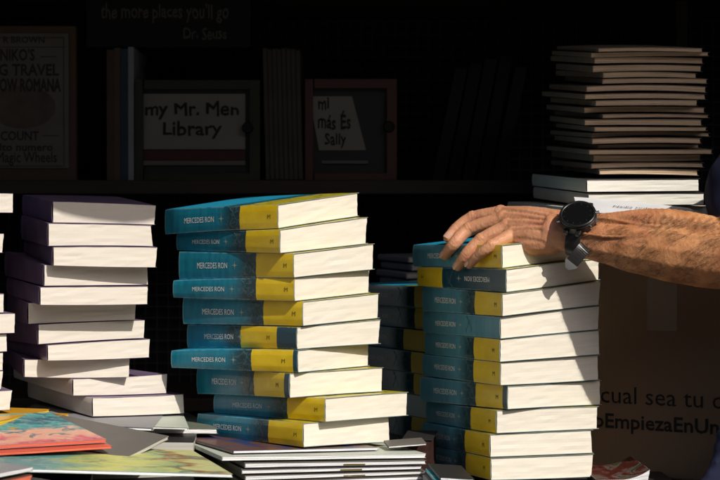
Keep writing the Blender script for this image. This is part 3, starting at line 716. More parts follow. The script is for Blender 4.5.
# ================================================================== shelf display (in shade)
SZ = .0835; YB = 2.62
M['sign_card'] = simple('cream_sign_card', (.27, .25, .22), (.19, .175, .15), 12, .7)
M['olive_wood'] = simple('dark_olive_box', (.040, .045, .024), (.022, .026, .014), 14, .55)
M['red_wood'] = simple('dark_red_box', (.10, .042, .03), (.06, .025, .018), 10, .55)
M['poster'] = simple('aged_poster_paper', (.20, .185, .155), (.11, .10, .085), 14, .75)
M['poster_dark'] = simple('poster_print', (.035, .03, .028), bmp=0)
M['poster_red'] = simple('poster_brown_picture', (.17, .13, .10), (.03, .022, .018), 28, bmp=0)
def X(px_, Y=YB): return (px_-360)/1400*Y
def Z(py_, Y=YB): return (225-py_)/1400*Y
def sign_box(label, x0, x1, y0, fm, cardpoly, lines, bars, clasp):
    b = Vector(((X(x0)+X(x1))/2, YB+.03, SZ)); r = thing('display_box', label, 'box', b, 'lidded boxes on the shelf')
    bm = bmesh.new(); w_ = .0125*1.2
    xl, xr, zt_ = X(x0), X(x1), Z(y0)
    add_box(bm, Vector(((xl+xr)/2, YB+.036, (SZ+zt_)/2)), (xr-xl, .05, zt_-SZ), None, .003)
    bm_obj('body', bm, M['dark_cover'], r, b)
    bm = bmesh.new()
    add_box(bm, Vector((xl+w_/2, YB+.003, (SZ+zt_)/2)), (w_, .012, zt_-SZ), None, .001)
    add_box(bm, Vector((xr-w_*.65, YB+.003, (SZ+zt_)/2)), (w_*1.3, .012, zt_-SZ), None, .001)
    add_box(bm, Vector(((xl+xr)/2, YB+.002, zt_-w_*.6)), (xr-xl-w_*2.32, .0115, w_*1.2), None, .001)
    add_box(bm, Vector(((xl+xr)/2, YB+.002, SZ+w_*.45)), (xr-xl-w_*2.32, .0115, w_*.9), None, .001)
    bm_obj('frame', bm, fm, r, b)
    pl = [(X(p), Z(q)) for p, q in cardpoly]
    vs = [(a, YB+.008, c_) for a, c_ in pl]+[(a, YB+.0105, c_) for a, c_ in pl]
    card_ = mesh_obj('label_card', vs, [(3, 2, 1, 0), (4, 5, 6, 7), (0, 1, 5, 4), (1, 2, 6, 5), (2, 3, 7, 6), (3, 0, 4, 7)], M['sign_card'], r, b)
    for (txt, xa, xb, zb, sz, sk) in lines:
        text_obj(txt, M['ink_dark'], lambda x, y: (X(xa)+(X(xb)-X(xa))*x+sk*y, YB+.0072, Z(zb)+y*sz), r, b, bold=.030, hand=.13)
    for (xa, xb, ya, yb, m_) in bars: box('band', X(xa), X(xb), YB+.006, YB+.0105, Z(yb), Z(ya), M[m_], r, b, 0)
    bm = bmesh.new(); mm = Matrix.Rotation(math.pi/2, 3, 'X')
    q = bmesh.ops.create_cone(bm, segments=20, radius1=.011, radius2=.009, depth=.006, cap_ends=True)
    bmesh.ops.transform(bm, matrix=mm.to_4x4(), verts=q['verts']); bmesh.ops.translate(bm, verts=q['verts'], vec=Vector((X(clasp[0]), YB-.006, Z(clasp[1]))))
    bm_obj('clasp', bm, M['black'], r, b)
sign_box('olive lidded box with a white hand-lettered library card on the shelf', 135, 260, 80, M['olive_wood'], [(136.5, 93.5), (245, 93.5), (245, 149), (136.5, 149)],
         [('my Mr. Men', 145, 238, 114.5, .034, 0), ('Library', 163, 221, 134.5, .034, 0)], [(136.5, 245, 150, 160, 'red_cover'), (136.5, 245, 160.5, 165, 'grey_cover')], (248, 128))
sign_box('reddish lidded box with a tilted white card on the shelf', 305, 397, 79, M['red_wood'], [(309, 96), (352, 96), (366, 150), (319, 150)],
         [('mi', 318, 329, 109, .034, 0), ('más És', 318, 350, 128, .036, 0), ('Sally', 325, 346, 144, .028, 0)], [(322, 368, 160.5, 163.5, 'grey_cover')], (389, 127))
# poster
b = Vector((X(30), YB+.01, SZ)); r = thing('framed_poster', 'old circus-style printed poster in a dark frame at the left of the shelf', 'poster', b)
box('frame', X(-60), X(75), YB+.012, YB+.03, SZ, Z(25), M['brown_cover'], r, b)
box('print', X(-52), X(68), YB+.008, YB+.0118, Z(168), Z(33), M['poster'], r, b, 0)
for (txt, xa, xb, zb, sz, bo) in (('R BROWN', 3, 44, 42.5, .017, .03), ('NIKO\'S', 0, 34, 60, .030, .05), ('BIG TRAVEL', -12, 58, 75, .030, .05), ('SHOW ROMANA', -12, 60, 91, .034, .06),
                                  ('COUNT', 0, 38, 140, .024, .04), ('alto numero', -6, 52, 150.5, .020, .05), ('Magic Wheels', -4, 56, 162, .028, .03)):
    text_obj(txt, M['poster_dark'], lambda x, y: (X(xa)+(X(xb)-X(xa))*x, YB+.0074, Z(zb)+y*sz), r, b, bold=bo*.6)
vs = [(X(22), YB+.0074, Z(108))]
for i in range(40):
    a = 2*math.pi*i/40; vs.append((X(22)+.062*math.cos(a), YB+.0074, Z(107)+.040*math.sin(a)))
mesh_obj('picture', vs, [(0, 1+(i+1) % 40, 1+i) for i in range(40)], M['poster_red'], r, b)
for (xa, xb, ya, yb) in ((-52, 63, 37, 37.6), (-52, 63, 46.5, 47.1), (-48, 62, 165.5, 166.3), (63, 63.5, 37, 166), (40, 56, 56, 56.8), (42, 58, 135, 135.8)):
    box('printed_rule', X(xa), X(xb), YB+.0072, YB+.0079, Z(yb), Z(ya), M['poster_dark'], r, b, 0)
# standing books
def upright(lab, grp, x0, x1, ytop, m, page=None, lean=0.0, Y=YB, dep=.16, name='picture_book'):
    xl, xr = X(x0, Y), X(x1, Y); zt_ = Z(ytop, Y); b = Vector(((xl+xr)/2, Y+dep/2, SZ)); r = thing(name, lab, 'book', b, grp)
    th = xr-xl; hb_ = zt_-SZ; sk = lean
    def sl(x0_, x1_, y0_, y1_, z0_, z1_):
        vs = []
        for z in (z0_, z1_):
            for (x, y) in ((x0_, y0_), (x1_, y0_), (x1_, y1_), (x0_, y1_)): vs.append((x+sk*(z-SZ)/hb_, y, z))
        return vs, [(3, 2, 1, 0), (4, 5, 6, 7), (0, 1, 5, 4), (1, 2, 6, 5), (2, 3, 7, 6), (3, 0, 4, 7)]
    if page:
        v, f = sl(xl, xl+.0008, Y, Y+dep, SZ, zt_); mesh_obj('cover', v, f, M[m], r, b)
        v, f = sl(xr-.0008, xr, Y, Y+dep, SZ, zt_); mesh_obj('cover', v, f, M[m], r, b)
        v, f = sl(xl+.0009, xr-.0009, Y+.002, Y+dep-.002, SZ+.002, zt_-.002); mesh_obj('page_block', v, f, M[page], r, b)
    else:
        v, f = sl(xl, xr, Y, Y+dep, SZ, zt_); mesh_obj('cover', v, f, M[m], r, b)
        v, f = sl(xl+.002, xr-.002, Y+.004, Y+dep-.001, SZ+.002, zt_+.0003); mesh_obj('page_block', v, f, M['page_grey'], r, b)
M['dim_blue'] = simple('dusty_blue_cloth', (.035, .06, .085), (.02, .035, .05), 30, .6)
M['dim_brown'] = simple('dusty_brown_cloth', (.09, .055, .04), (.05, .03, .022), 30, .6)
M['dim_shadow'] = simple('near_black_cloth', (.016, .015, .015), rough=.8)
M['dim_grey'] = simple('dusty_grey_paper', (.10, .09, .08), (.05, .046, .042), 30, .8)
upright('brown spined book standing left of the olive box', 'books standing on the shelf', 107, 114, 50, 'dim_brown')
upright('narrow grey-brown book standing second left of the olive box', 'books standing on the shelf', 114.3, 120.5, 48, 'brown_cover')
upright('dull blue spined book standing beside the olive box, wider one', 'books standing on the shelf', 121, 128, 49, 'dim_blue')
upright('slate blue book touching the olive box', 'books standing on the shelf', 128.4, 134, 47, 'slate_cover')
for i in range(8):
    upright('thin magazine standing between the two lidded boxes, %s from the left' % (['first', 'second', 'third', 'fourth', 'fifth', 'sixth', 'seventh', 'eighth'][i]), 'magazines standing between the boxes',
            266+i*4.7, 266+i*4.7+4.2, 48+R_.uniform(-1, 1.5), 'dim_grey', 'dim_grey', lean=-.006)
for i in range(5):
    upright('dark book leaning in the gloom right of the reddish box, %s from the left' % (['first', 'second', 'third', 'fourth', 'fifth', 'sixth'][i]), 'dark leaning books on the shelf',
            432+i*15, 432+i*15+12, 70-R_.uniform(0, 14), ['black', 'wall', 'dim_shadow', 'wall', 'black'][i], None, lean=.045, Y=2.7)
# hand-lettered board on the upper shelf edge
b = Vector((X(165), 2.64, .33)); r = thing('chalk_board', 'dark board with hand-lettered saying hung above the shelf', 'sign', b)
box('board', X(85), X(250), 2.635, 2.65, Z(47, 2.63), Z(-28, 2.63), M['wall'], r, b)
text_obj('the more places you\'ll go', M['ink_faint'], lambda x, y: (X(100)+(X(228)-X(100))*x, 2.6338, Z(17)+y*.036), r, b, bold=.02, hand=.12)
text_obj('Dr. Seuss', M['ink_faint'], lambda x, y: (X(183)+(X(226)-X(183))*x, 2.6338, Z(38)+y*.03), r, b, bold=.02, hand=.12)

#PERSON#
# ================================================================== person reaching in from the right
def remeshed(build, voxel, smooth_it=3, factor=.5):
    bm = bmesh.new(); build(bm)
    me = bpy.data.meshes.new('tmp'); bm.to_mesh(me); bm.free()
    o = bpy.data.objects.new('tmp', me); COL.objects.link(o)
    md = o.modifiers.new('r', 'REMESH'); md.mode = 'VOXEL'; md.voxel_size = voxel; md.use_smooth_shade = True
    ms = o.modifiers.new('s', 'SMOOTH'); ms.iterations = smooth_it; ms.factor = factor
    bpy.context.view_layer.update(); dg = bpy.context.evaluated_depsgraph_get()
    m2 = bpy.data.meshes.new_from_object(o.evaluated_get(dg))
    vs = [v.co.copy() for v in m2.vertices]; fs = [tuple(p.vertices) for p in m2.polygons]
    bpy.data.objects.remove(o); bpy.data.meshes.remove(me); bpy.data.meshes.remove(m2)
    return vs, fs
_ico = None
def ball(bm, c, rad, rot=None):
    global _ico
    if _ico is None:
        t_ = bmesh.new(); bmesh.ops.create_icosphere(t_, subdivisions=2, radius=1)
        _ico = ([v.co.copy() for v in t_.verts], [[v.index for v in f.verts] for f in t_.faces]); t_.free()
    if not isinstance(rad, (tuple, list, Vector)): rad = (rad,)*3
    vs = []
    for p in _ico[0]:
        q = Vector((p.x*rad[0], p.y*rad[1], p.z*rad[2]))
        if rot is not None: q = rot @ q
        vs.append(bm.verts.new(c+q))
    for f in _ico[1]: bm.faces.new([vs[i] for i in f])
def chain(bm, pts, rads, step=.3, rot=None):
    for (a, b, ra, rb) in zip(pts, pts[1:], rads, rads[1:]):
        r0 = ra[1] if isinstance(ra, tuple) else ra
        n_ = max(2, int((b-a).length/(r0*step)))
        for i in range(n_+1):
            k = i/n_
            rr = tuple(x*(1-k)+y*k for x, y in zip(ra, rb)) if isinstance(ra, tuple) else ra*(1-k)+rb*k
            ball(bm, a.lerp(b, k), rr, rot)
def smooth_chain(pts, rads, n_=4):      # Catmull-Rom through the joints
    P_ = [pts[0]]+list(pts)+[pts[-1]]; Q_ = [rads[0]]+list(rads)+[rads[-1]]; op = []; orr = []
    for i in range(1, len(P_)-2):
        for j in range(n_):
            t = j/n_; f = lambda a, b, c, d: .5*((2*b)+(c-a)*t+(2*a-5*b+4*c-d)*t*t+(-a+3*b-3*c+d)*t**3)
            op.append(f(*P_[i-1:i+3])); orr.append(f(*Q_[i-1:i+3]))
    op.append(pts[-1]); orr.append(rads[-1]); return op, orr

WR = at(556, 230.5, 1.975)            # wrist
EL = at(741, 259, 1.862)              # elbow
SHD = Vector((.605, 1.99, .105))      # shoulder
fa = (EL-WR).normalized()
dn = Vector((-.10, -.80, .60)); dn = (dn-fa*dn.dot(fa)).normalized()    # back of the wrist faces the camera
wd = fa.cross(dn); wd = wd if wd.z > 0 else -wd                          # towards the thumb side
Mw = Matrix((fa, wd, dn)).transposed()
fingers = {   # knuckle, middle joint, last joint, tip
    'index': ([at(501, 213.5, 2.058), at(473, 218, 2.078), at(457, 228, 2.078), at(448, 238, 2.072)], [.0128, .0112, .0096, .0074]),
    'middle': ([at(503, 219.5, 2.040), at(469, 229.5, 2.055), at(454, 244, 2.045), at(445, 255.5, 2.062)], [.0130, .0114, .0098, .0076]),
    'ring': ([at(507, 227, 2.020), at(481, 240, 2.020), at(466, 255, 2.016), at(458, 266.5, 2.030)], [.0124, .0107, .0092, .0072]),
    'little': ([at(512, 235, 1.998), at(491, 246, 1.978), at(478, 256, 1.986), at(469.5, 264.5, 2.000)], [.0112, .0095, .0082, .0066])}
def build_arm(bm):
    car = {'index': .019, 'middle': .0075, 'ring': -.004, 'little': -.016}
    for k, (j, r) in fingers.items():
        mcp = j[0]
        cp = WR-fa*.004+wd*car[k]+dn*(-.002)
        chain(bm, *smooth_chain([cp, cp.lerp(mcp, .5)+Vector((0, 0, .0015)), mcp-Vector((0, -.001, .002))], [.0165, .0150, r[0]*1.02]))
        p, q = smooth_chain(j, [r[0]*.96, r[1]*.93, r[2]*.97, r[3]], 5); chain(bm, p, q, .25)
        for a, rr, up in ((0, r[0]*.92, .0018), (1, r[1]*.90, .0017), (2, r[2]*.90, .0010)):
            d = (j[min(a+1, 3)]-j[max(a-1, 0)]).normalized(); u = Vector((0, -.45, 1)); u = (u-d*u.dot(d)).normalized()
            ball(bm, j[a]+u*up, rr)
        # fingertip pad
        ball(bm, j[3]-(j[3]-j[2]).normalized()*.004, r[3]*1.08)
        # tendon running back from the knuckle
        u = Vector((-.05, -.55, .85)).normalized()
        a_, b_ = mcp+u*.0082, WR+wd*car[k]*.55+dn*.0165
        m_ = a_.lerp(b_, .45)+u*.0012
        chain(bm, *smooth_chain([a_, m_, b_], [.0044, .0042, .0036]), .4)
    # heel of the hand and little-finger side
    cpl = WR-wd*.017; chain(bm, *smooth_chain([cpl-dn*.006, (cpl.lerp(fingers['little'][0][0], .5))-Vector((0, 0, .010)), fingers['little'][0][0]-Vector((0, .0, .006))], [.0175, .0155, .0095]))
    # palm fill and thumb base, thumb lying on the book behind the palm
    chain(bm, [WR-dn*.010+wd*.010, at(515, 224, 2.052)-Vector((0, 0, .010))], [.017, .013])
    th = [WR+wd*.020-dn*.006, at(530, 220, 2.045)-Vector((0, 0, .006)), at(512, 227, 2.085), at(498, 235, 2.098)]
    chain(bm, *smooth_chain(th, [.0170, .0150, .0112, .0085], 5))
    # web of skin between the knuckles
    fk = list(fingers.values())
    for a, b_ in zip(fk, fk[1:]): chain(bm, [a[0][0]-Vector((0, 0, .003)), b_[0][0]-Vector((0, 0, .003))], [.0088, .0086])
    # wrist and forearm, oval in section
    n_ = 120
    prof = [(-.03, .030, .0215), (0, .0300, .0205), (.12, .0305, .0215), (.28, .0360, .0265), (.48, .0420, .0345), (.68, .0465, .0400), (.85, .0475, .0420), (1.0, .0440, .0420)]
    for i in range(n_+1):
        t = -.03+1.03*i/n_
        for (a, b_) in zip(prof, prof[1:]):
            if a[0] <= t <= b_[0]+1e-6:
                k = (t-a[0])/(b_[0]-a[0]); k = k*k*(3-2*k); ww = a[1]+(b_[1]-a[1])*k; tt_ = a[2]+(b_[2]-a[2])*k; break
        bulge_ = Vector((0, 0, -.004))*math.sin(max(0, t)*math.pi)
        ball(bm, WR.lerp(EL, t)+bulge_, (.014, ww, tt_), Mw)
    # muscle ridges and veins of the forearm
    chain(bm, *smooth_chain([WR.lerp(EL, .25)+wd*.018+dn*.013, WR.lerp(EL, .6)+wd*.026+dn*.020, EL+wd*.020+dn*.018], [.012, .021, .022]), .4)
    for off, ph in ((.004, 0), (-.016, 2.0)):
        pts = [WR.lerp(EL, t)+wd*(off+.007*math.sin(t*8+ph)+.02*t)+dn*(.0187+.0195*min(1, t*1.15)) for t in [i/10 for i in range(1, 9)]]
        chain(bm, pts, [.0022]*8, .7)
    # elbow point and upper arm
    ball(bm, EL+Vector((.018, -.002, -.012)), .030)
    ax = (SHD-EL); chain(bm, *smooth_chain([EL, Vector((.530, 1.915, .040)), EL.lerp(SHD, .95)], [.044, .045, .043]), .25)
arm_v, arm_f = remeshed(build_arm, .0012, 6, .5)
def skin_relief(v):      # knuckle creases and small unevenness
    d = .00028*noise.noise(v*260)+.00025*noise.noise(v*95)
    if v.x < .24:
        for j, r in fingers.values():
            for k, n_c, wd_ in ((1, 3, .0062), (2, 2, .0036)):
                q = v-j[k]
                if q.length < .017:
                    ax = (j[k+1]-j[k-1]).normalized(); sx_ = q.dot(ax)
                    if abs(sx_) < wd_ and q.z > -.002: d -= .00050*(.5+.5*math.cos(2*math.pi*sx_/.0040+1.5*noise.noise(v*180)))*(1-abs(sx_)/wd_)
    return d
_m = bpy.data.meshes.new('n'); _m.from_pydata([tuple(v) for v in arm_v], [], arm_f); _m.update()
arm_v = [v+_m.vertices[i].normal*skin_relief(v) for i, v in enumerate(arm_v)]; bpy.data.meshes.remove(_m)
# torso, neck and head
PB = Vector((.80, 2.10, GROUND))      # where the person stands
HIP = Vector((.80, 2.12, -.33)); CH = Vector((.765, 2.10, .02)); NK = Vector((.80, 2.12, .215)); HD = Vector((.765, 2.115, .335)); SH2 = Vector((.85, 2.30, .13))
def build_body(bm):
    chain(bm, [EL.lerp(SHD, .75), SHD+Vector((.01, 0, -.004)), SHD.lerp(CH+Vector((.02, 0, .08)), .6)], [.040, .046, .06])
    chain(bm, *smooth_chain([HIP, HIP.lerp(CH, .5), CH, NK-Vector((0, 0, .07))], [.115, .108, .118, .07]))
    chain(bm, [SHD+Vector((.02, .01, -.01)), NK-Vector((0, 0, .06)), SH2], [.055, .062, .055])
    chain(bm, [NK-Vector((0, 0, .05)), HD-Vector((-.02, 0, .06))], [.055, .052])
    e2 = Vector((.78, 2.42, -.13)); h2 = Vector((.62, 2.40, -.22))
    chain(bm, *smooth_chain([SH2, e2, h2], [.05, .042, .027])); ball(bm, h2+Vector((-.05, 0, -.01)), (.05, .022, .035))
    for k in range(4): chain(bm, [h2+Vector((-.08, -.024+.016*k, -.01)), h2+Vector((-.125, -.026+.017*k, -.045))], [.009, .007], .5)
    chain(bm, [h2+Vector((-.04, .02, -.01)), h2+Vector((-.085, .045, -.04))], [.011, .008], .5)
    # head looking down at the books
    ball(bm, HD+Vector((.012, 0, .03)), (.088, .074, .098)); ball(bm, HD+Vector((-.030, 0, -.045)), (.058, .054, .055)); ball(bm, HD+Vector((-.062, 0, -.085)), .022)
    ball(bm, HD+Vector((-.088, 0, -.005)), (.020, .011, .024)); ball(bm, HD+Vector((-.080, 0, -.052)), (.014, .026, .009)); ball(bm, HD+Vector((-.070, 0, .028)), (.018, .052, .010))
    for s_ in (-1, 1): ball(bm, HD+Vector((.01, .076*s_, 0)), (.020, .010, .032))
    for s_ in (-1, 1):
        kn = Vector((.76, 2.12+.10*s_, -.80)); ft = Vector((.82, 2.12+.11*s_, GROUND+.09))
        chain(bm, *smooth_chain([HIP+Vector((0, .08*s_, -.02)), kn, ft], [.095, .06, .042]))
        chain(bm, [ft-Vector((0, 0, .045)), ft+Vector((-.15, 0, -.055))], [.035, .028])
body_v, body_f = remeshed(build_body, .010, 4, .5)
pb_ = PB.copy()
def skin_mat():
    m, t, b = mat('tanned_skin', (.42, .2, .12), .50, .42)
    b.inputs['Subsurface Weight'].default_value = .12; b.inputs['Subsurface Radius'].default_value = (.006, .0025, .0012); b.inputs['Subsurface Scale'].default_value = 1.0
    a = tex(t, 35, 5); c = tex(t, 240, 4); d = tex(t, 11, 3)
    col = mixc(t, ramp_f(t, a, .35, .68), (.46, .19, .075), (.68, .33, .15))
    col = mixc(t, mth(t, 'MULTIPLY', ramp_f(t, d, .5, .72), .5), col, (.52, .19, .11))
    col = mixc(t, mth(t, 'MULTIPLY', ramp_f(t, c, .55, .75), .2), col, (.28, .12, .06))
    # the hand is paler and pinker than the tanned, freckled forearm
    tcx = nd(t, 'ShaderNodeTexCoord'); sx = nd(t, 'ShaderNodeSeparateXYZ'); t.links.new(tcx.outputs['Object'], sx.inputs[0])
    arm_ = ramp_f(t, sx.outputs[0], WR.x-PB.x-.03, WR.x-PB.x+.07)
    hnd = mixc(t, ramp_f(t, a, .35, .7), (.54, .25, .135), (.64, .33, .19))
    hnd = mixc(t, mth(t, 'MULTIPLY', ramp_f(t, tex(t, 60, 3), .5, .7), .6), hnd, (.58, .24, .17))
    tan = mixc(t, mth(t, 'MULTIPLY', ramp_f(t, tex(t, 1, 4, mapscale=(60, 160, 160)), .50, .74), .32), col, (.30, .13, .055))
    col = mixc(t, arm_, hnd, tan)
    t.links.new(col, b.inputs['Base Color'])
    v = nd(t, 'ShaderNodeTexVoronoi'); v.inputs['Scale'].default_value = 420; v.feature = 'DISTANCE_TO_EDGE'
    tc = nd(t, 'ShaderNodeTexCoord'); t.links.new(tc.outputs['Object'], v.inputs['Vector'])
    cr = nd(t, 'ShaderNodeTexVoronoi'); cr.inputs['Scale'].default_value = 1; cr.feature = 'DISTANCE_TO_EDGE'
    mp = nd(t, 'ShaderNodeMapping'); mp.inputs['Rotation'].default_value = (0, .35, -.5); mp.inputs['Scale'].default_value = (330, 120, 120)
    t.links.new(tc.outputs['Object'], mp.inputs[0]); t.links.new(mp.outputs[0], cr.inputs['Vector'])
    h = mth(t, 'ADD', mth(t, 'MULTIPLY', v.outputs[0], 1.0), mth(t, 'MULTIPLY', tex(t, 120, 5), .9))
    h = mth(t, 'ADD', h, mth(t, 'MULTIPLY', ramp_f(t, cr.outputs[0], 0, .25), .5))
    bump(t, b, h, .30, .0008)
    return m
M['skin'] = skin_mat()
off_ = len(arm_v)
ps = mesh_obj('person', arm_v+body_v, arm_f+[tuple(off_+i for i in f) for f in body_f], M['skin'], None, pb_, smooth=True)
tag(ps, 'person in navy jacket reaching in from the right, hand on the teal books', 'person')
# nails
M['nail'] = mat('finger_nail', (.60, .35, .26), .25, .5)[0]
for k in fingers:
    j, r = fingers[k]; d = (j[3]-j[2]).normalized(); u = Vector((-.25, -.75, .60)); u = (u-d*u.dot(d)).normalized(); sd_ = d.cross(u)
    c0 = j[3]-d*.0015; vs = []; fs = []
    for a in range(7):
        for b_ in range(7):
            x = (a/6-.5)*.0098; y = (b_/6-.5)*.0115; e = 1-.18*(abs(b_/6-.5)*2)**3
            x *= e; rr = r[3]*1.06
            vs.append(c0+sd_*x+d*y+u*(math.sqrt(max(rr*rr-x*x, 1e-8))+.0008-.0010*(b_/6)**2))
    for a in range(6):
        for b_ in range(6): q = a*7+b_; fs.append((q, q+7, q+8, q+1))
    mesh_obj('fingernail', vs, fs, M['nail'], ps, pb_, smooth=True)
# jacket
def build_jacket(bm):
    s0 = EL.lerp(SHD, .20)+Vector((.003, .004, .026))
    chain(bm, *smooth_chain([s0, Vector((.532, 1.918, .050)), SHD, SHD.lerp(CH+Vector((.02, 0, .08)), .6)], [.0560, .059, .069, .078]), .22)
    chain(bm, *smooth_chain([HIP-Vector((0, 0, .06)), HIP.lerp(CH, .5), CH, NK-Vector((0, 0, .09))], [.135, .130, .135, .085]))
    chain(bm, [SHD+Vector((.02, .01, -.01)), NK-Vector((0, 0, .085)), SH2], [.068, .072, .066])
    e2 = Vector((.78, 2.42, -.13)); h2 = Vector((.64, 2.405, -.21)); chain(bm, *smooth_chain([SH2, e2, h2], [.062, .056, .042]))
    # loose open jacket front; its unseen upper part widened to shade the box
    for i in range(22):
        k = i/21; a = Vector((.66, 1.99, .03-.36*k))
        chain(bm, [a, Vector((.545-.080*(.4*k**.75+.6*k**4), 1.935-.015*k, .0-.38*k))], [.05, .012+.003*math.sin(i*1.3)], .3)
jv, jf = remeshed(build_jacket, .0055, 3, .5)
jv = [v+Vector((0, 0, 0))+Vector((noise.noise(v*22), noise.noise(v*22+Vector((5, 5, 5))), noise.noise(v*18+Vector((9, 1, 4)))))*.0045 for v in jv]
M['navy'] = simple('navy_fabric', (.020, .024, .060), (.012, .014, .036), 40, .85, .2, .6, 1400, .0006)
mesh_obj('jacket', jv, jf, M['navy'], ps, pb_, smooth=True)
def build_trousers(bm):
    for s_ in (-1, 1):
        kn = Vector((.76, 2.12+.10*s_, -.80)); ft = Vector((.82, 2.12+.11*s_, GROUND+.09))
        chain(bm, *smooth_chain([HIP+Vector((0, .07*s_, 0)), kn, ft], [.115, .078, .064]))
v_, f_ = remeshed(build_trousers, .012, 3); mesh_obj('trousers', v_, f_, simple('dark_trousers', (.03, .032, .04), rough=.9), ps, pb_, smooth=True)
for s_ in (-1, 1):
    ft = Vector((.82, 2.12+.11*s_, GROUND+.04))
    v_, f_ = remeshed(lambda bm: (chain(bm, [ft+Vector((.02, 0, .01)), ft+Vector((-.16, 0, -.005))], [(.05, .045, .045), (.05, .045, .034)], .3)), .008, 3)
    v_ = [Vector((v.x, v.y, max(v.z, GROUND+.001))) for v in v_]; mesh_obj('shoe', v_, f_, M['dark_cover'], ps, pb_, smooth=True)
def build_hair(bm):
    ball(bm, HD+Vector((.024, 0, .044)), (.090, .080, .096)); ball(bm, HD+Vector((.050, 0, .0)), (.062, .074, .085))
v_, f_ = remeshed(build_hair, .007, 2)
v_ = [v+Vector((noise.noise(v*70), noise.noise(v*70+Vector((3, 3, 3))), noise.noise(v*70+Vector((7, 7, 7)))))*.007 for v in v_]
mesh_obj('hair', v_, f_, simple('dark_brown_hair', (.03, .018, .012), rough=.6), ps, pb_, smooth=True)
for s_ in (-1, 1):
    bm = bmesh.new(); ball(bm, HD+Vector((-.074, .031*s_, .005)), .0125); bm_obj('eye', bm, mat('eye_white', (.6, .57, .52), .2)[0], ps, pb_, True)
    bm = bmesh.new(); ball(bm, HD+Vector((-.0835, .031*s_, .004)), .0055); bm_obj('iris', bm, M['ink_dark'], ps, pb_, True)
# hair on the forearm and the back of the hand
rv = random.Random(3); hv = []; hf = []
axis = EL-WR; L2 = axis.length_squared
nrm_me = bpy.data.meshes.new('n'); nrm_me.from_pydata([tuple(v) for v in arm_v], [], arm_f); nrm_me.update()
nrm = [v.normal.copy() for v in nrm_me.vertices]; bpy.data.meshes.remove(nrm_me)
cand = [i for i, v in enumerate(arm_v) if .13 < (v-WR).dot(axis)/L2 < .97 and nrm[i].y < .35 and v.z < EL.z+.06]
hand_c = [i for i, v in enumerate(arm_v) if -.28 < (v-WR).dot(axis)/L2 < -.02 and nrm[i].z > .15 and nrm[i].dot(dn) > .25]
def hair(i, ln, wdt):
    p = arm_v[i]+Vector((rv.uniform(-1, 1), rv.uniform(-1, 1), rv.uniform(-1, 1)))*.0006; n_ = nrm[i]
    fl = (-fa*.9-wd*rv.uniform(.2, 1.3)+Vector((rv.gauss(0, .3), rv.gauss(0, .3), rv.gauss(0, .3)))); fl = (fl-n_*fl.dot(n_)).normalized()
    q = p-n_*.0004; d = (fl*.75+n_*rv.uniform(.35, .75)).normalized(); sdv = d.cross(n_).normalized()*wdt; o_ = len(hv)
    segs = 3
    for k in range(segs+1):
        f_ = k/segs; ww = sdv*(1-f_*.85)
        hv.append(q+ww); hv.append(q-ww)
        d = (d+fl*.25-n_*.18+Vector((0, 0, -.05))).normalized(); q = q+d*(ln/segs)
    for k in range(segs): hf.append((o_+2*k, o_+2*k+1, o_+2*k+3, o_+2*k+2))
for _ in range(7500):
    i_ = rv.choice(cand)
    if noise.noise(arm_v[i_]*55) > -.12: hair(i_, rv.uniform(.007, .017), .00010)
for _ in range(260): hair(rv.choice(hand_c), rv.uniform(.003, .007), .00007)
m, t, b = mat('arm_hair', (.22, .11, .045), .45, .5)
t.links.new(ramp(t, tex(t, 160, 2), [(.35, (.04, .02, .01)), (.52, (.12, .06, .025)), (.68, (.45, .27, .12))]), b.inputs['Base Color'])
o = mesh_obj('arm_hair', hv, hf, m, ps, pb_)
o['kind'] = 'stuff'

# ------------------------------------------------------------------ wristwatch
M['watch_black'] = simple('black_watch_plastic', (.012, .012, .013), rough=.32, spec=.5, bmp=.1)
M['rubber'] = simple('black_rubber_strap', (.028, .028, .031), rough=.33, bmp=.2)
M['steel'] = mat('polished_steel', (.55, .55, .56), .18, .5, 1)[0]
M['glass'] = mat('dark_watch_glass', (.006, .006, .007), .06, .5)[0]
M['mark'] = mat('dim_dial_mark', (.010, .010, .011), .7)[0]
wt = WR+(EL-WR)*.122
WC = wt+dn*.0305+fa*.0035+wd*.006
wn = (dn+Vector((.02, 0, .10))).normalized(); wx = (fa-wn*fa.dot(wn)).normalized(); wy = wn.cross(wx)
wy = wy if wy.z > 0 else -wy
MW = Matrix((wx, wy, wn)).transposed()
wb = WC.copy(); wr = thing('wristwatch', 'chunky black sports watch with rubber strap on the reaching wrist', 'watch', wb)
def cyl(bm, c, r1, r2, h, seg=48, rot=MW):
    q = bmesh.ops.create_cone(bm, segments=seg, radius1=r1, radius2=r2, depth=h, cap_ends=True)
    bmesh.ops.transform(bm, matrix=rot.to_4x4(), verts=q['verts']); bmesh.ops.translate(bm, verts=q['verts'], vec=c)
def ring(bm, c, R0, r, seg=56, k=10, sq=1.0):
    vs = []
    for i in range(seg):
        a = 2*math.pi*i/seg
        for j in range(k):
            b_ = 2*math.pi*j/k; x = (R0+r*math.cos(b_)); vs.append(bm.verts.new(c+MW @ Vector((x*math.cos(a), x*math.sin(a), r*sq*math.sin(b_)))))
    for i in range(seg):
        for j in range(k): bm.faces.new([vs[i*k+j], vs[((i+1) % seg)*k+j], vs[((i+1) % seg)*k+(j+1) % k], vs[i*k+(j+1) % k]])
bm = bmesh.new(); cyl(bm, WC-wn*.003, .0250, .0262, .012); cyl(bm, WC+wn*.0045, .0262, .0232, .003)
bm_obj('case', bm, M['watch_black'], wr, wb, False)
bm = bmesh.new(); ring(bm, WC+wn*.0058, .0232, .0024, sq=.8); bm_obj('bezel', bm, M['watch_black'], wr, wb, True)
bm = bmesh.new()
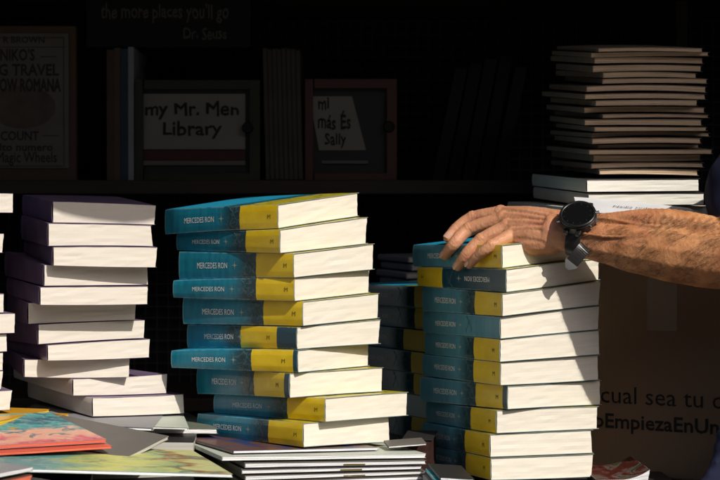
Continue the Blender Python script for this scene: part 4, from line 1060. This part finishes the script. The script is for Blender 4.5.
for i in range(24):
    a = 2*math.pi*i/24; add_box(bm, WC+MW @ Vector((.0234*math.cos(a), .0234*math.sin(a), .0078)), (.0018, .0005, .0004), MW @ Matrix.Rotation(a, 3, 'Z'))
bm_obj('bezel_mark', bm, M['mark'], wr, wb)
bm = bmesh.new(); cyl(bm, WC+wn*.0062, .0212, .0212, .0012); bm_obj('glass', bm, M['glass'], wr, wb, False)
bm = bmesh.new()
for i in range(12):
    a = 2*math.pi*i/12; add_box(bm, WC+MW @ Vector((.0185*math.cos(a), .0185*math.sin(a), .0070)), (.0024, .0005, .0002), MW @ Matrix.Rotation(a, 3, 'Z'))
bm_obj('hour_mark', bm, simple('faint_dial_mark', (.03, .03, .032), bmp=0), wr, wb)
for a in (-.55, 0, .55, math.pi-.5, math.pi+.5):
    bm = bmesh.new(); r3 = MW @ Matrix.Rotation(a, 3, 'Z') @ Matrix.Rotation(math.pi/2, 3, 'Y')
    cyl(bm, WC+MW @ Vector((.0278*math.cos(a), .0278*math.sin(a), -.001)), .0027, .0024, .0045, 14, r3); bm_obj('pusher', bm, M['steel'], wr, wb, False)
for sy in (-1, 1):
    bm = bmesh.new()
    for sx in (-1, 1): add_box(bm, WC+MW @ Vector((.0088*sx, .0262*sy, -.0035)), (.0065, .010, .0060), MW, .001)
    bm_obj('lug', bm, M['watch_black'], wr, wb)
# strap loop round the wrist
vs = []; fs = []; n_ = 60; hw = .0105
for i in range(n_+1):
    a = math.radians(122+ (418-122)*i/n_)
    ca, sa = math.cos(a), math.sin(a)
    for (rr, x) in ((0, -hw), (0, hw), (.0030, hw), (.0030, -hw)):
        vs.append(wt+fa*(x+.0035)+wd*(ca*(.0335+rr)+.002)+dn*(sa*(.0245+rr)))
for i in range(n_):
    for j in range(4): a = i*4+j; b_ = i*4+(j+1) % 4; fs.append((a, b_, b_+4, a+4))
fs += [(3, 2, 1, 0), (n_*4, n_*4+1, n_*4+2, n_*4+3)]
mesh_obj('strap', vs, fs, M['rubber'], wr, wb, smooth=False)
# loose strap end hanging below, with holes, and buckle
HV = (SUN+Vector((-.15, -1, 0)).normalized()).normalized()
p0 = at(589, 243, wt.y-.030); p1 = at(580, 253, wt.y-.040); p2 = at(567.5, 268, wt.y-.028)
sdv = Vector((.72, -.30, .62)); vs = []; fs = []; n_ = 16
tl_ = [(p0*(1-k/16)**2+p1*2*(k/16)*(1-k/16)+p2*(k/16)**2) for k in range(17)]
for i, p in enumerate(tl_):
    d = (tl_[min(i+1, 16)]-tl_[max(i-1, 0)]).normalized(); s_ = d.cross(HV).normalized().lerp(Vector((-.80, 0, -.55)), .75*max(0, 1-tl_.index(p)/12)); s_ = (s_-d*s_.dot(d)).normalized(); nn = d.cross(s_).normalized(); nn = nn if nn.y < 0 else -nn
    hw_ = .0092 if i < 14 else (.0092, .0084, .0060, .0028)[i-13]
    for (a, b_) in ((-1, -1), (1, -1), (1, 1), (-1, 1)): vs.append(p+s_*hw_*a+nn*.0013*b_)
for i in range(16):
    for j in range(4): a = i*4+j; b_ = i*4+(j+1) % 4; fs.append((a, a+4, b_+4, b_))
fs += [(0, 1, 2, 3), (67, 66, 65, 64)]
st = mesh_obj('strap_end', vs, fs, M['rubber'], wr, wb)
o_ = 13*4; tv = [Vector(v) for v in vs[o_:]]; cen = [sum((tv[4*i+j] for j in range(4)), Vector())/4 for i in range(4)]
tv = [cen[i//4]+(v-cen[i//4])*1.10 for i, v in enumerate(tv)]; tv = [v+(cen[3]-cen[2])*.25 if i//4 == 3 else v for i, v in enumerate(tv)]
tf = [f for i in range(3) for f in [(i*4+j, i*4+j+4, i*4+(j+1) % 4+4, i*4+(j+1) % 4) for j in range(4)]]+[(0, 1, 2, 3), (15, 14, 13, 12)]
mesh_obj('strap_tip_glint', tv, tf, mat('pale_strap_glint', (.22, .22, .23), .35, .5)[0], wr, wb)  # pale colour stands in for the sun highlight on the rubber end
for i in (4, 6, 8, 10):
    p = tl_[i]; d = (tl_[i+1]-tl_[i-1]).normalized(); s_ = d.cross(HV).normalized().lerp(Vector((-.80, 0, -.55)), .75*max(0, 1-tl_.index(p)/12)); s_ = (s_-d*s_.dot(d)).normalized(); nn = d.cross(s_).normalized(); nn = nn if nn.y < 0 else -nn
    bm = bmesh.new(); add_box(bm, p+nn*.0014, (.0062, .0017, .0004), Matrix((s_, d, nn)).transposed()); bm_obj('strap_hole', bm, M['mark'], st, wb)
bm = bmesh.new(); bc = at(588.5, 244, wt.y-.040); bd_ = (tl_[2]-tl_[0]).normalized(); bs_ = (Vector(vs[5])-Vector(vs[4])).normalized(); rb = Matrix((bs_, bd_, bs_.cross(bd_))).transposed(); bc = tl_[1].copy()
add_box(bm, bc, (.024, .0028, .003), rb, .0008); add_box(bm, bc-rb.col[1]*.010, (.024, .0028, .003), rb, .0008)
for s_ in (-1, 1): add_box(bm, bc-rb.col[1]*.005+rb.col[0]*.0115*s_, (.0026, .012, .003), rb, .0008)
bm_obj('buckle', bm, M['steel'], wr, wb)
